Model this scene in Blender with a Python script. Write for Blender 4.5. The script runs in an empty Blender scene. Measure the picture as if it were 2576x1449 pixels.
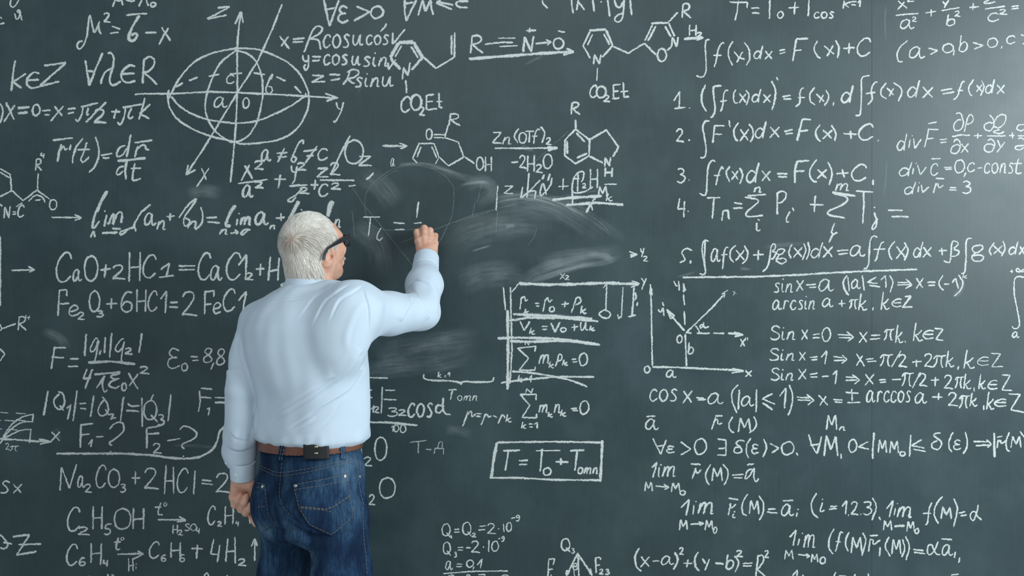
import bpy, bmesh, math, random
import numpy as np
from mathutils import Vector
from mathutils.bvhtree import BVHTree

sc = bpy.context.scene
COL = sc.collection
F_PX = 2500.0            # focal length in pixels of a 2576 px wide frame
W_PX, H_PX = 2576.0, 1449.0
CAM_Z = 1.52
BOARD_Y = 3.40

# ------------------------------------------------------------------ camera
cam_d = bpy.data.cameras.new('camera')
cam_d.sensor_width = 36.0
cam_d.lens = 36.0 * F_PX / W_PX
cam_d.clip_start = 0.05
cam = bpy.data.objects.new('camera', cam_d)
COL.objects.link(cam)
cam.location = (0, 0, CAM_Z)
cam.rotation_euler = (math.pi / 2, 0, 0)
sc.camera = cam

# ------------------------------------------------------------------ light
wd = bpy.data.worlds.new('world'); sc.world = wd
wd.use_nodes = True
bgn = wd.node_tree.nodes['Background']
bgn.inputs[0].default_value = (0.72, 0.90, 1.0, 1)
bgn.inputs[1].default_value = 0.49

def area(name, loc, aim, sx, sy, power, color):
    l = bpy.data.lights.new(name, 'AREA')
    l.shape = 'RECTANGLE'; l.size = sx; l.size_y = sy
    l.energy = power; l.color = color
    o = bpy.data.objects.new(name, l); COL.objects.link(o)
    o.location = loc
    o.rotation_euler = (Vector(aim) - Vector(loc)).to_track_quat('-Z', 'Y').to_euler()
    return o

# daylight of the tall windows in the right-hand side of the room
area('window_daylight', (3.9, 0.3, 2.55), (0.5, 2.8, 1.5), 2.1, 1.2, 232, (0.84, 0.95, 1.0))
# soft fill lamp added high behind the camera to brighten the shirt's back
area('rear_fill', (-0.2, -3.2, 5.0), (-0.6, 3.0, 1.0), 3.8, 2.0, 95, (1.0, 0.98, 0.96))

vs = sc.view_settings
vs.view_transform = 'Standard'; vs.look = 'None'
vs.exposure = 0.0; vs.gamma = 1.0
vs.use_curve_mapping = False

# ------------------------------------------------------------------ helpers
def link(o, parent=None):
    COL.objects.link(o)
    if parent is not None:
        o.parent = parent
        o.matrix_parent_inverse = parent.matrix_world.inverted()
    return o

def mesh_obj(name, verts, faces, mat=None, parent=None, smooth=True):
    me = bpy.data.meshes.new(name)
    if isinstance(faces, np.ndarray):
        nf = len(faces); k = faces.shape[1]
        me.vertices.add(len(verts)); me.vertices.foreach_set('co', np.asarray(verts, np.float32).ravel())
        me.loops.add(nf * k); me.loops.foreach_set('vertex_index', faces.astype(np.int32).ravel())
        me.polygons.add(nf)
        me.polygons.foreach_set('loop_start', np.arange(0, nf * k, k, dtype=np.int32))
        me.polygons.foreach_set('loop_total', np.full(nf, k, np.int32))
        me.update(calc_edges=True); me.validate()
    else:
        me.from_pydata([tuple(v) for v in verts], [], faces); me.update()
    if smooth:
        me.polygons.foreach_set('use_smooth', np.ones(len(me.polygons), bool))
    o = bpy.data.objects.new(name, me)
    if mat: me.materials.append(mat)
    return link(o, parent)

def empty(name, loc):
    o = bpy.data.objects.new(name, None); COL.objects.link(o)
    o.location = loc
    bpy.context.view_layer.update()
    return o

def tag(o, label=None, cat=None, kind=None, group=None):
    if label: o['label'] = label
    if cat: o['category'] = cat
    if kind: o['kind'] = kind
    if group: o['group'] = group
    return o

def P(px, py, Y):
    """point of the place seen at photo pixel (px, py) that stands Y metres away"""
    return np.array([(px - W_PX / 2) * Y / F_PX, Y, CAM_Z - (py - H_PX / 2) * Y / F_PX])

class Mat:
    def __init__(s, name, rough=0.6, spec=0.3, color=(0.5, 0.5, 0.5)):
        s.m = bpy.data.materials.new(name); s.m.use_nodes = True
        s.nt = s.m.node_tree; s.n = s.nt.nodes
        s.b = s.n['Principled BSDF']
        s.set('Roughness', rough); s.set('Specular IOR Level', spec)
        s.set('Base Color', (*color, 1))
    def set(s, k, v): s.b.inputs[k].default_value = v
    def add(s, t, **kw):
        nd = s.n.new(t)
        for k, v in kw.items():
            if k in nd.inputs: nd.inputs[k].default_value = v
            else: setattr(nd, k, v)
        return nd
    def ln(s, a, b): s.nt.links.new(a, b)
    def coord(s, scale=(1, 1, 1)):
        tc = s.add('ShaderNodeTexCoord'); mp = s.add('ShaderNodeMapping')
        mp.inputs['Scale'].default_value = scale
        s.ln(tc.outputs['Object'], mp.inputs['Vector']); return mp.outputs['Vector']
    def noise(s, vec, scale, detail=4, rough=0.55):
        nd = s.add('ShaderNodeTexNoise')
        nd.inputs['Scale'].default_value = scale; nd.inputs['Detail'].default_value = detail
        nd.inputs['Roughness'].default_value = rough
        s.ln(vec, nd.inputs['Vector']); return nd.outputs['Fac']
    def ramp(s, fac, stops):
        r = s.add('ShaderNodeValToRGB'); cr = r.color_ramp
        while len(cr.elements) > 1: cr.elements.remove(cr.elements[-1])
        for i, (p, c) in enumerate(stops):
            e = cr.elements[0] if i == 0 else cr.elements.new(p)
            e.position = p
            e.color = (*c, 1) if not isinstance(c, (int, float)) else (c, c, c, 1)
        s.ln(fac, r.inputs[0]); return r.outputs[0]
    def math(s, op, a, b=None):
        nd = s.add('ShaderNodeMath', operation=op)
        for i, v in enumerate((a, b)):
            if v is None: continue
            if isinstance(v, (int, float)): nd.inputs[i].default_value = v
            else: s.ln(v, nd.inputs[i])
        return nd.outputs[0]
    def mix(s, fac, a, b, mode='MIX'):
        nd = s.add('ShaderNodeMix', data_type='RGBA', blend_type=mode)
        for sock, v in ((nd.inputs[0], fac), (nd.inputs[6], a), (nd.inputs[7], b)):
            if isinstance(v, (int, float)): sock.default_value = v
            elif isinstance(v, tuple): sock.default_value = (*v, 1)
            else: s.ln(v, sock)
        return nd.outputs[2]
    def bump(s, h, strength=0.3, dist=0.002):
        nd = s.add('ShaderNodeBump'); nd.inputs['Strength'].default_value = strength
        nd.inputs['Distance'].default_value = dist
        s.ln(h, nd.inputs['Height']); s.ln(nd.outputs[0], s.b.inputs['Normal'])
    def alpha_mix(s, fac):
        tr = s.add('ShaderNodeBsdfTransparent'); mx = s.add('ShaderNodeMixShader')
        s.ln(fac, mx.inputs[0]); s.ln(tr.outputs[0], mx.inputs[1]); s.ln(s.b.outputs[0], mx.inputs[2])
        s.ln(mx.outputs[0], s.n['Material Output'].inputs['Surface'])

def box_mesh(x0, x1, y0, y1, z0, z1):
    v = [(x, y, z) for x in (x0, x1) for y in (y0, y1) for z in (z0, z1)]
    f = [(0, 1, 3, 2), (4, 6, 7, 5), (0, 4, 5, 1), (2, 3, 7, 6), (0, 2, 6, 4), (1, 5, 7, 3)]
    return v, f

# ------------------------------------------------------------------ room shell
def wall_mat():
    m = Mat('painted_plaster', 0.8, 0.2)
    v = m.coord(); m.ln(m.ramp(m.noise(v, 3.0), [(0.3, (0.55, 0.56, 0.55)), (0.7, (0.62, 0.63, 0.62))]), m.b.inputs['Base Color'])
    return m.m
def floor_mat():
    m = Mat('pale_linoleum', 0.45, 0.4)
    v = m.coord(); m.ln(m.ramp(m.noise(v, 9.0), [(0.3, (0.50, 0.52, 0.53)), (0.7, (0.58, 0.60, 0.61))]), m.b.inputs['Base Color'])
    return m.m
v, f = box_mesh(-4.5, 4.5, -4.5, 3.6, -0.1, 0.0)
tag(mesh_obj('floor', v, f, floor_mat(), None, False), kind='structure')
v, f = box_mesh(-4.5, 4.5, 3.44, 3.6, 0.0, 3.4)
tag(mesh_obj('wall_back', v, f, wall_mat(), None, False), kind='structure')

# ------------------------------------------------------------------ blackboard
def board_mat():
    m = Mat('dark_green_board', 0.40, 0.48)
    v = m.coord()
    big = m.noise(v, 1.1, 3)
    streak = m.noise(m.coord((60, 1, 2.2)), 3.0, 5, 0.65)
    cloud = m.noise(v, 4.5, 6, 0.62)
    fine = m.noise(v, 260, 2)
    base = m.ramp(big, [(0.3, (0.0125, 0.0280, 0.0320)), (0.7, (0.0170, 0.0365, 0.0410))])
    dust = m.ramp(cloud, [(0.42, 0.0), (0.80, 0.075)])
    c = m.mix(dust, base, (0.24, 0.34, 0.35))
    st = m.ramp(streak, [(0.35, 0.0), (0.8, 0.022)])
    c = m.mix(st, c, (0.28, 0.40, 0.40))
    m.ln(c, m.b.inputs['Base Color'])
    m.ln(m.ramp(cloud, [(0.3, 0.40), (0.75, 0.50)]), m.b.inputs['Roughness'])
    h = m.math('ADD', m.math('MULTIPLY', fine, 0.5), m.math('MULTIPLY', streak, 0.6))
    m.bump(h, 0.09, 0.002)
    return m.m
BM = board_mat()
board = empty('blackboard', (0, BOARD_Y + 0.02, 0.35))
tag(board, 'dark green blackboard covered in white chalk formulas behind the man', 'blackboard')
SEAM = (2193 - W_PX / 2) * BOARD_Y / F_PX
def panel(x0, x1):
    e = 0.0003
    x0 += e * 0.5; x1 -= e * 0.5
    bm = bmesh.new()
    vv, ff = box_mesh(x0, x1, BOARD_Y, BOARD_Y + 0.02, 0.40, 2.75)
    vs_ = [bm.verts.new(p) for p in vv]
    for q in ff: bm.faces.new([vs_[i] for i in q])
    bmesh.ops.recalc_face_normals(bm, faces=bm.faces)
    bmesh.ops.bevel(bm, geom=list(bm.edges), offset=0.0004, segments=2, affect='EDGES')
    me = bpy.data.meshes.new('board_panel'); bm.to_mesh(me); bm.free()
    me.materials.append(BM)
    link(bpy.data.objects.new('board_panel', me), board)
panel(-2.45, SEAM); panel(SEAM, 2.45)
am = Mat('brushed_aluminium', 0.35, 0.5, (0.55, 0.56, 0.57)); am.set('Metallic', 1.0)
for (x0, x1, z0, z1) in ((-2.49, 2.49, 2.75, 2.79), (-2.49, 2.49, 0.36, 0.40), (-2.49, -2.45, 0.40, 2.75), (2.45, 2.49, 0.40, 2.75)):
    v, f = box_mesh(x0, x1, BOARD_Y - 0.012, BOARD_Y + 0.02, z0, z1)
    mesh_obj('frame_rail', v, f, am.m, board, False)
# ------------------------------------------------------------------ signed distance modelling
f32 = np.float32
def smin(a, b, k):
    h = np.maximum(k - np.abs(a - b), 0) / k
    return np.minimum(a, b) - h * h * (k * 0.25)
def smax(a, b, k): return -smin(-a, -b, k)
def cone(p, a, b, ra, rb):
    a = np.asarray(a, f32); ba = np.asarray(b, f32) - a
    t = np.clip(((p - a) @ ba) / (ba @ ba), 0, 1)
    return np.sqrt(((p - a - t[:, None] * ba) ** 2).sum(1)) - (ra + (rb - ra) * t)
def chain(p, pts, rad, k=0.006):
    d = cone(p, pts[0], pts[1], rad[0], rad[1])
    for i in range(1, len(pts) - 1):
        d = smin(d, cone(p, pts[i], pts[i + 1], rad[i], rad[i + 1]), k)
    return d
def ellip(p, c, r, R=None):
    q = p - np.asarray(c, f32)
    if R is not None: q = q @ np.asarray(R, f32)       # columns of R are the local axes
    r = np.asarray(r, f32)
    k0 = np.sqrt(((q / r) ** 2).sum(1)); k1 = np.sqrt(((q / (r * r)) ** 2).sum(1)) + 1e-9
    return k0 * (k0 - 1) / k1
def axes(yaw):
    s, c = math.sin(yaw), math.cos(yaw)
    return np.array([c, -s, 0.0]), np.array([s, c, 0.0])   # right, facing
def loft(p, rows, yaw, power=2.0):
    """stack of ellipses: rows of (z, cx, cy, half width, half depth) joined into one tube"""
    rows = np.array(sorted(rows), f32)
    zz = np.linspace(rows[0, 0], rows[-1, 0], 160)
    tab = []
    for j in range(1, 5):
        y = np.interp(zz, rows[:, 0], rows[:, j])
        k = np.ones(9) / 9; y = np.convolve(np.pad(y, 4, mode='edge'), k, 'valid'); tab.append(y)
    z = p[:, 2]
    cx, cy, a, b = [np.interp(z, zz, t).astype(f32) for t in tab]
    rt, fc = axes(yaw)
    dx = p[:, 0] - cx; dy = p[:, 1] - cy
    u = dx * rt[0] + dy * rt[1]; v = dx * fc[0] + dy * fc[1]
    ua, vb = np.abs(u / a), np.abs(v / b)
    k0 = (ua ** power + vb ** power) ** (1 / power) + 1e-9
    q2 = np.sqrt((u / (a * a)) ** 2 + (v / (b * b)) ** 2) + 1e-9
    kk = np.sqrt((u / a) ** 2 + (v / b) ** 2) + 1e-9
    d = (k0 - 1) * kk / q2
    d = np.where(kk < 0.05, -np.minimum(a, b), d)
    return smax(d, np.maximum(rows[0, 0] - z, z - rows[-1, 0]), 0.03)

def sdf_mesh(fn, lo, hi, h, B=8):
    lo = np.array(lo, float); hi = np.array(hi, float)
    nb = np.ceil((hi - lo) / (h * B)).astype(int); n = nb * B
    g = [lo[i] + (np.arange(nb[i]) + 0.5) * B * h for i in range(3)]
    C_ = np.stack(np.meshgrid(*g, indexing='ij'), -1).reshape(-1, 3).astype(f32)
    dc = fn(C_)
    D = np.repeat(np.repeat(np.repeat(np.sign(dc).reshape(nb).astype(f32), B, 0), B, 1), B, 2)
    near = np.nonzero(np.abs(dc) < h * B * 1.5)[0]
    off = np.stack(np.meshgrid(*[np.arange(B)] * 3, indexing='ij'), -1).reshape(-1, 3)
    bi = np.stack(np.unravel_index(near, nb), -1) * B
    for s in range(0, len(near), 3000):
        idx = (bi[s:s + 3000, None, :] + off[None]).reshape(-1, 3)
        D[idx[:, 0], idx[:, 1], idx[:, 2]] = fn((lo + idx * h).astype(f32))
    S = D < 0
    cid = []; pos = []; sgn = []; ax_ = []
    st = np.array([n[1] * n[2], n[2], 1])
    for ax in range(3):
        sl0 = [slice(1, -1)] * 3; sl1 = [slice(1, -1)] * 3
        sl0[ax] = slice(1, -2); sl1[ax] = slice(2, -1)
        m = np.nonzero(S[tuple(sl0)] != S[tuple(sl1)])
        i = np.stack(m, -1) + 1
        j = i.copy(); j[:, ax] += 1
        d0 = D[i[:, 0], i[:, 1], i[:, 2]]; d1 = D[j[:, 0], j[:, 1], j[:, 2]]
        p = i.astype(float); p[:, ax] += d0 / (d0 - d1)
        o1, o2 = st[(ax + 1) % 3], st[(ax + 2) % 3]
        b = i @ st
        cid.append(np.stack([b - o1 - o2, b - o2, b, b - o1], -1)); pos.append(p); sgn.append(d0 < 0)
    cid = np.vstack(cid); pos = np.vstack(pos); sgn = np.concatenate(sgn)
    u, inv = np.unique(cid.ravel(), return_inverse=True)
    inv = inv.reshape(cid.shape)
    cnt = np.bincount(inv.ravel())
    V = np.stack([np.bincount(inv.ravel(), np.repeat(pos[:, k], 4)) / cnt for k in range(3)], -1)
    F = inv.copy(); F[~sgn] = F[~sgn][:, ::-1]
    return lo + V * h, F

def vnormals(V, F):
    a = V[F[:, 2]] - V[F[:, 0]]; b = V[F[:, 3]] - V[F[:, 1]]
    fn_ = np.cross(a, b); N = np.zeros_like(V)
    for k in range(4):
        for c in range(3): N[:, c] += np.bincount(F[:, k], fn_[:, c], len(V))
    return N / (np.linalg.norm(N, axis=1)[:, None] + 1e-12)
def relax(V, F, it=2, lam=0.5):
    n = len(V)
    e = np.vstack([F[:, [0, 1]], F[:, [1, 2]], F[:, [2, 3]], F[:, [3, 0]]])
    cnt = np.bincount(e[:, 0], minlength=n) + np.bincount(e[:, 1], minlength=n)
    for _ in range(it):
        A = np.stack([np.bincount(e[:, 0], V[e[:, 1], c], n) + np.bincount(e[:, 1], V[e[:, 0], c], n) for c in range(3)], -1)
        V = V + lam * (A / np.maximum(cnt, 1)[:, None] - V)
    return V
def to_px(V):
    return np.c_[W_PX / 2 + V[:, 0] * F_PX / V[:, 1], H_PX / 2 - (V[:, 2] - CAM_Z) * F_PX / V[:, 1]]
def seg_dist(q, line):
    """signed distance (left side positive) of 2-D points to a polyline, and the position along it 0..1"""
    best = np.full(len(q), 1e9); sd = np.zeros(len(q)); tt = np.zeros(len(q)); n = len(line) - 1
    for i in range(n):
        a, b = line[i], line[i + 1]; ba = b - a; L2 = ba @ ba
        t = np.clip(((q - a) @ ba) / L2, 0, 1)
        r = q - a - t[:, None] * ba; d = np.hypot(r[:, 0], r[:, 1])
        s = np.sign(ba[0] * (q[:, 1] - a[1]) - ba[1] * (q[:, 0] - a[0]))
        m = d < best
        best[m] = d[m]; sd[m] = (s * d)[m]; tt[m] = (i + t[m]) / n
    return best, sd, tt
def bezier_px(pts, n=8):
    p = np.array(pts, float).reshape(-1, 2)
    if len(p) < 3: return p
    e = np.vstack([2 * p[0] - p[1], p, 2 * p[-1] - p[-2]]); out = []
    for i in range(1, len(e) - 2):
        a, b, c, d = e[i - 1:i + 3]
        for t in np.arange(0, 1, 1 / n):
            out.append(0.5 * (2 * b + (c - a) * t + (2 * a - 5 * b + 4 * c - d) * t * t + (3 * b - 3 * c + d - a) * t ** 3))
    out.append(p[-1]); return np.array(out)
def crease(V, N, line, depth, ridge, sig, side=1, facing=-0.12, tuck=False):
    """cloth fold: a valley along a line with a soft ridge on one side, on cloth that faces the room"""
    L = bezier_px(line); q = to_px(V)
    lo = L.min(0) - 45; hi = L.max(0) + 45
    m = np.nonzero((q > lo).all(1) & (q < hi).all(1) & (N[:, 1] < facing))[0]
    if not len(m): return V
    d, sd, t = seg_dist(q[m], L)
    taper = np.sin(np.clip(np.minimum(t, 1 - t) * 3.2, 0, 1) * math.pi / 2) ** 1.6
    s = sd * side
    if tuck:      # one layer of cloth lying over the next: a sharp step that dies away slowly
        step = 1 / (1 + np.exp(-np.clip((s - 0.4) / 0.9, -30, 30)))
        prof = ridge * step * np.exp(-np.maximum(s, 0) / (4.2 * sig)) - depth * np.exp(-((s + 1.6) / (0.75 * sig)) ** 2)
    else:
        prof = -depth * np.exp(-(d / sig) ** 2) + ridge * np.exp(-((s - 2.4 * sig) / (2.0 * sig)) ** 2)
    prof *= np.exp(-(np.maximum(d - 34, 0) / 6) ** 2)
    V = V.copy(); V[m] += N[m] * (prof * taper)[:, None]
    return V
def vnoise(p, scale, seed=0):
    r = np.random.default_rng(seed); out = np.zeros(len(p))
    for k in range(10):
        w = r.normal(0, 1, 3) * scale; out += np.sin(p @ w + r.uniform(0, 6.28))
    return out / 10 ** 0.5

class Surf:
    """a modelled surface that details are laid on"""
    def __init__(s, V, F): s.t = BVHTree.FromPolygons([tuple(v) for v in V], F.tolist())
    def hit(s, px, py):
        d = Vector(P(px, py, 1.0) - np.array([0, 0, CAM_Z])).normalized()
        h, n, i, _ = s.t.ray_cast(Vector((0, 0, CAM_Z)), d, 6.0)
        if h is None: return None
        if n.dot(d) > 0: n = -n
        return np.array(h), np.array(n)

def tube(name, pts, r, mat, parent, sides=6, flat=None):
    """a thread or cord along 3-D points"""
    pts = np.array(pts); n = len(pts)
    tg = np.gradient(pts, axis=0); tg /= np.linalg.norm(tg, axis=1)[:, None] + 1e-12
    up = np.array([0.0, -1, 0.3]); V = []
    for i in range(n):
        a = np.cross(tg[i], up); a /= np.linalg.norm(a) + 1e-12; b = np.cross(a, tg[i])
        rr = r if np.isscalar(r) else r[i]
        for k in range(sides):
            th = 2 * math.pi * k / sides
            V.append(pts[i] + (a * math.cos(th) + b * math.sin(th)) * rr)
    F = [(i * sides + k, i * sides + (k + 1) % sides, (i + 1) * sides + (k + 1) % sides, (i + 1) * sides + k) for i in range(n - 1) for k in range(sides)]
    F += [tuple(range(sides))[::-1], tuple((n - 1) * sides + k for k in range(sides))]
    if name is None: return V, F
    return mesh_obj(name, V, F, mat, parent)
def merge(parts):
    V = []; F = []
    for v, f in parts:
        o = len(V); V += list(v); F += [tuple(i + o for i in q) for q in f]
    return V, F

# ------------------------------------------------------------------ materials of the figure
def skin_mat():
    m = Mat('skin', 0.5, 0.35)
    v = m.coord()
    c = m.ramp(m.noise(v, 38, 4), [(0.32, (0.56, 0.27, 0.18)), (0.55, (0.67, 0.37, 0.26)), (0.75, (0.71, 0.43, 0.32))])
    m.ln(c, m.b.inputs['Base Color'])
    m.set('Subsurface Weight', 0.12); m.set('Subsurface Radius', (0.012, 0.005, 0.003))
    m.bump(m.noise(v, 420, 3), 0.12, 0.001)
    return m.m
def shirt_mat(name='pale_blue_cotton', gain=1.0):
    m = Mat(name, 0.85, 0.12)
    v = m.coord()
    c = m.ramp(m.noise(v, 7, 3), [(0.3, (0.515 * gain, 0.588 * gain, 0.665 * gain)), (0.7, (0.550 * gain, 0.628 * gain, 0.705 * gain))])
    m.ln(c, m.b.inputs['Base Color'])
    m.set('Sheen Weight', 0.12)
    h = m.math('ADD', m.math('MULTIPLY', m.noise(v, 700, 2), 0.12), m.noise(v, 24, 3))
    m.bump(h, 0.10, 0.004)
    return m.m
def denim_mat(name='blue_denim', wear=1.0):
    m = Mat(name, 0.9, 0.1)
    v = m.coord()
    wear_n = m.noise(m.coord((1.6, 1.6, 0.8)), 7.0, 4, 0.6)
    streak = m.noise(m.coord((34, 34, 2.2)), 6.0, 4, 0.7)
    twill = m.add('ShaderNodeTexWave'); twill.inputs['Scale'].default_value = 330; twill.inputs['Distortion'].default_value = 2
    mp = m.add('ShaderNodeMapping'); mp.inputs['Rotation'].default_value = (0, 0.8, 0)
    m.ln(v, mp.inputs['Vector']); m.ln(mp.outputs[0], twill.inputs['Vector'])
    t = m.math('ADD', m.math('MULTIPLY', wear_n, 0.72), m.math('MULTIPLY', streak, 0.30))
    c = m.ramp(t, [(0.40, (0.0065, 0.015, 0.036)), (0.50, (0.012, 0.031, 0.068)), (0.60, (0.034, 0.074, 0.130)), (0.74, (0.11, 0.175, 0.25))])
    m.ln(c, m.b.inputs['Base Color'])
    m.bump(m.math('ADD', m.math('MULTIPLY', twill.outputs['Fac'], 0.4), streak), 0.22, 0.002)
    return m.m
SKIN = skin_mat(); SHIRT = shirt_mat(); CUFFM = shirt_mat('pale_blue_cuff_cotton', 1.03)
DENIM = denim_mat()
THREAD = Mat('tan_thread', 0.8, 0.2, (0.24, 0.18, 0.13)).m
THREAD_L = Mat('pale_thread', 0.8, 0.2, (0.24, 0.25, 0.26)).m
BLACKP = Mat('black_acetate', 0.28, 0.5, (0.008, 0.009, 0.012)).m
METAL = Mat('worn_nickel', 0.3, 0.5, (0.62, 0.60, 0.56)); METAL.set('Metallic', 1.0); METAL = METAL.m
GOLD = Mat('pale_brass', 0.3, 0.5, (0.75, 0.62, 0.38)); GOLD.set('Metallic', 1.0); GOLD = GOLD.m
PEARL = Mat('pearl_button', 0.25, 0.5, (0.72, 0.76, 0.76)).m
def leather_mat(name, c0, c1, rough):
    m = Mat(name, rough, 0.45)
    v = m.coord()
    m.ln(m.ramp(m.noise(v, 22, 5), [(0.3, c0), (0.7, c1)]), m.b.inputs['Base Color'])
    m.bump(m.noise(v, 520, 2), 0.15, 0.001)
    return m.m
BELT = leather_mat('brown_leather', (0.135, 0.046, 0.028), (0.19, 0.070, 0.044), 0.36)
POUCH = leather_mat('black_leather', (0.005, 0.0055, 0.006), (0.010, 0.010, 0.011), 0.5)
SHOE = leather_mat('dark_shoe_leather', (0.020, 0.013, 0.010), (0.035, 0.022, 0.016), 0.35)

# ------------------------------------------------------------------ the man: joints
YAW = math.radians(35)
RT, FC = axes(YAW)
TY = 2.95                                       # distance of the spine
S_R = P(893, 785, 2.85); E_R = P(1058, 782, 3.06); W_R = P(1073, 652, 3.245)
S_L = P(656, 814, 3.02); E_L = P(604, 985, 2.93); W_L = P(611, 1200, 2.99)
HEADC = P(790, 617, 2.965)
HS = 0.915                                      # overall size of the head
def hsc(V): return HEADC + (np.asarray(V) - HEADC) * HS
NECK0 = P(778, 742, 2.95)
person = empty('person', (P(786, 1200, TY)[0], TY, 0.0))
tag(person, 'person with white hair in a light blue shirt writing on the blackboard', 'person')

# head axes: looks up the board and to the right
hy = math.radians(43); hp = math.radians(12)
hf = np.array([math.sin(hy) * math.cos(hp), math.cos(hy) * math.cos(hp), math.sin(hp)])
hr = np.array([math.cos(hy), -math.sin(hy), 0.0]); hu = np.cross(hr, hf)
HR = np.stack([hf, hr, hu], 1)                  # columns: forward, right, up
def H(f, r, u): return HEADC + HR @ np.array([f, r, u])
def rotl(tilt, axis):
    """head axes tilted about one of them"""
    c, s = math.cos(tilt), math.sin(tilt); M = np.eye(3)
    i, j = [(1, 2), (2, 0), (0, 1)][axis]
    M[i, i] = c; M[i, j] = -s; M[j, i] = s; M[j, j] = c
    return HR @ M

# right hand: a loose fist holding the chalk, back of the hand to the room
RH = {
 'index': ([P(1053, 607, 3.287), P(1049, 584, 3.318), P(1056, 581, 3.352), P(1060, 588, 3.372)], [.0125, .0112, .0098, .0085]),
 'middle': ([P(1067, 600, 3.290), P(1067, 574, 3.318), P(1068, 577, 3.354), P(1066, 592, 3.368)], [.0130, .0115, .0100, .0088]),
 'ring': ([P(1081, 604, 3.290), P(1082, 580, 3.316), P(1081, 585, 3.350), P(1077, 600, 3.362)], [.0125, .0110, .0098, .0086]),
 'little': ([P(1093, 613, 3.288), P(1095, 593, 3.310), P(1091, 597, 3.340), P(1085, 609, 3.352)], [.0112, .0098, .0088, .0078]),
 'thumb': ([P(1062, 632, 3.290), P(1053, 609, 3.328), P(1052, 596, 3.354), P(1057, 589, 3.370)], [.0150, .0130, .0112, .0090]),
}
# left hand: relaxed curl seen from its outer side
LH = {
 'little': ([P(587, 1250, 3.000), P(590, 1270, 2.975), P(598, 1258, 2.955), P(604, 1246, 2.958)], [.0125, .0108, .0100, .0088]),
 'ring': ([P(598, 1260, 3.005), P(606, 1281, 2.980), P(614, 1265, 2.953), P(620, 1249, 2.957)], [.0130, .0112, .0104, .0092]),
 'middle': ([P(610, 1266, 3.010), P(618, 1290, 2.985), P(625, 1281, 2.962), P(630, 1270, 2.962)], [.0130, .0112, .0104, .0092]),
 'index': ([P(622, 1268, 3.015), P(632, 1295, 3.005), P(639, 1310, 3.000), P(643, 1319, 2.995)], [.0125, .0110, .0098, .0085]),
 'thumb': ([P(630, 1222, 2.985), P(638, 1246, 2.985), P(641, 1266, 2.985), P(641, 1281, 2.985)], [.0165, .0130, .0112, .0095]),
}

def f_head(p):
    c0 = HEADC.astype(f32); return f_head_unit(c0 + (p - c0) / f32(HS)) * HS
def f_head_unit(p):
    d = ellip(p, H(-0.016, 0, 0.022), (0.091, 0.074, 0.085), HR)
    d = smin(d, ellip(p, H(0.030, 0, -0.035), (0.064, 0.062, 0.075), HR), 0.03)
    d = smin(d, ellip(p, H(0.052, 0, 0.026), (0.036, 0.056, 0.040), HR), 0.03)            # forehead
    for s in (-1, 1):
        d = smin(d, cone(p, H(0.004, s * 0.052, -0.062), H(0.051, s * 0.020, -0.099), 0.020, 0.020), 0.03)   # jaw
        d = smin(d, cone(p, H(0.080, s * 0.012, 0.014), H(0.072, s * 0.045, 0.016), 0.010, 0.010), 0.02)     # brow
        d = smin(d, ellip(p, H(0.060, s * 0.045, -0.028), (0.026, 0.020, 0.022), HR), 0.02)                   # cheekbone
        d = smax(d, -(ellip(p, H(0.094, s * 0.031, -0.004), (0.016, 0.015, 0.010), HR)), 0.012)              # eye socket
    d = smin(d, ellip(p, H(0.065, 0, -0.101), (0.020, 0.024, 0.017), HR), 0.02)           # chin
    d = smin(d, cone(p, H(0.090, 0, 0.004), H(0.112, 0, -0.032), 0.008, 0.0125), 0.014)   # nose
    for s in (-1, 1): d = smin(d, ellip(p, H(0.102, s * 0.011, -0.036), (0.012, 0.009, 0.009), HR), 0.008)
    d = smin(d, cone(p, H(0.090, -0.018, -0.064), H(0.090, 0.018, -0.064), 0.007, 0.007), 0.012)  # lips
    d = smin(d, cone(p, H(0.087, -0.014, -0.077), H(0.087, 0.014, -0.077), 0.008, 0.008), 0.010)
    d = smax(d, -cone(p, H(0.104, -0.02, -0.070), H(0.104, 0.02, -0.070), 0.006, 0.006), 0.004)
    for s in (-1, 1):                                                                      # ears
        R = HR @ np.array([[math.cos(.18), 0, math.sin(.18)], [0, 1, 0], [-math.sin(.18), 0, math.cos(.18)]])
        Rr = R @ np.array([[math.cos(s * .42), -math.sin(s * .42), 0], [math.sin(s * .42), math.cos(s * .42), 0], [0, 0, 1]])
        c = H(-0.008, s * 0.077, -0.034)
        e = ellip(p, c, (0.0205, 0.0090, 0.036), Rr)
        e = smax(e, -ellip(p, c + Rr @ np.array([0.004, s * 0.0098, 0.004]), (0.0132, 0.0092, 0.0255), Rr), 0.003)
        e = smax(e, -ellip(p, c + Rr @ np.array([0.009, s * 0.004, -0.005]), (0.0065, 0.012, 0.008), Rr), 0.003)
        d = smin(d, e, 0.005)
    return d
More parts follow.
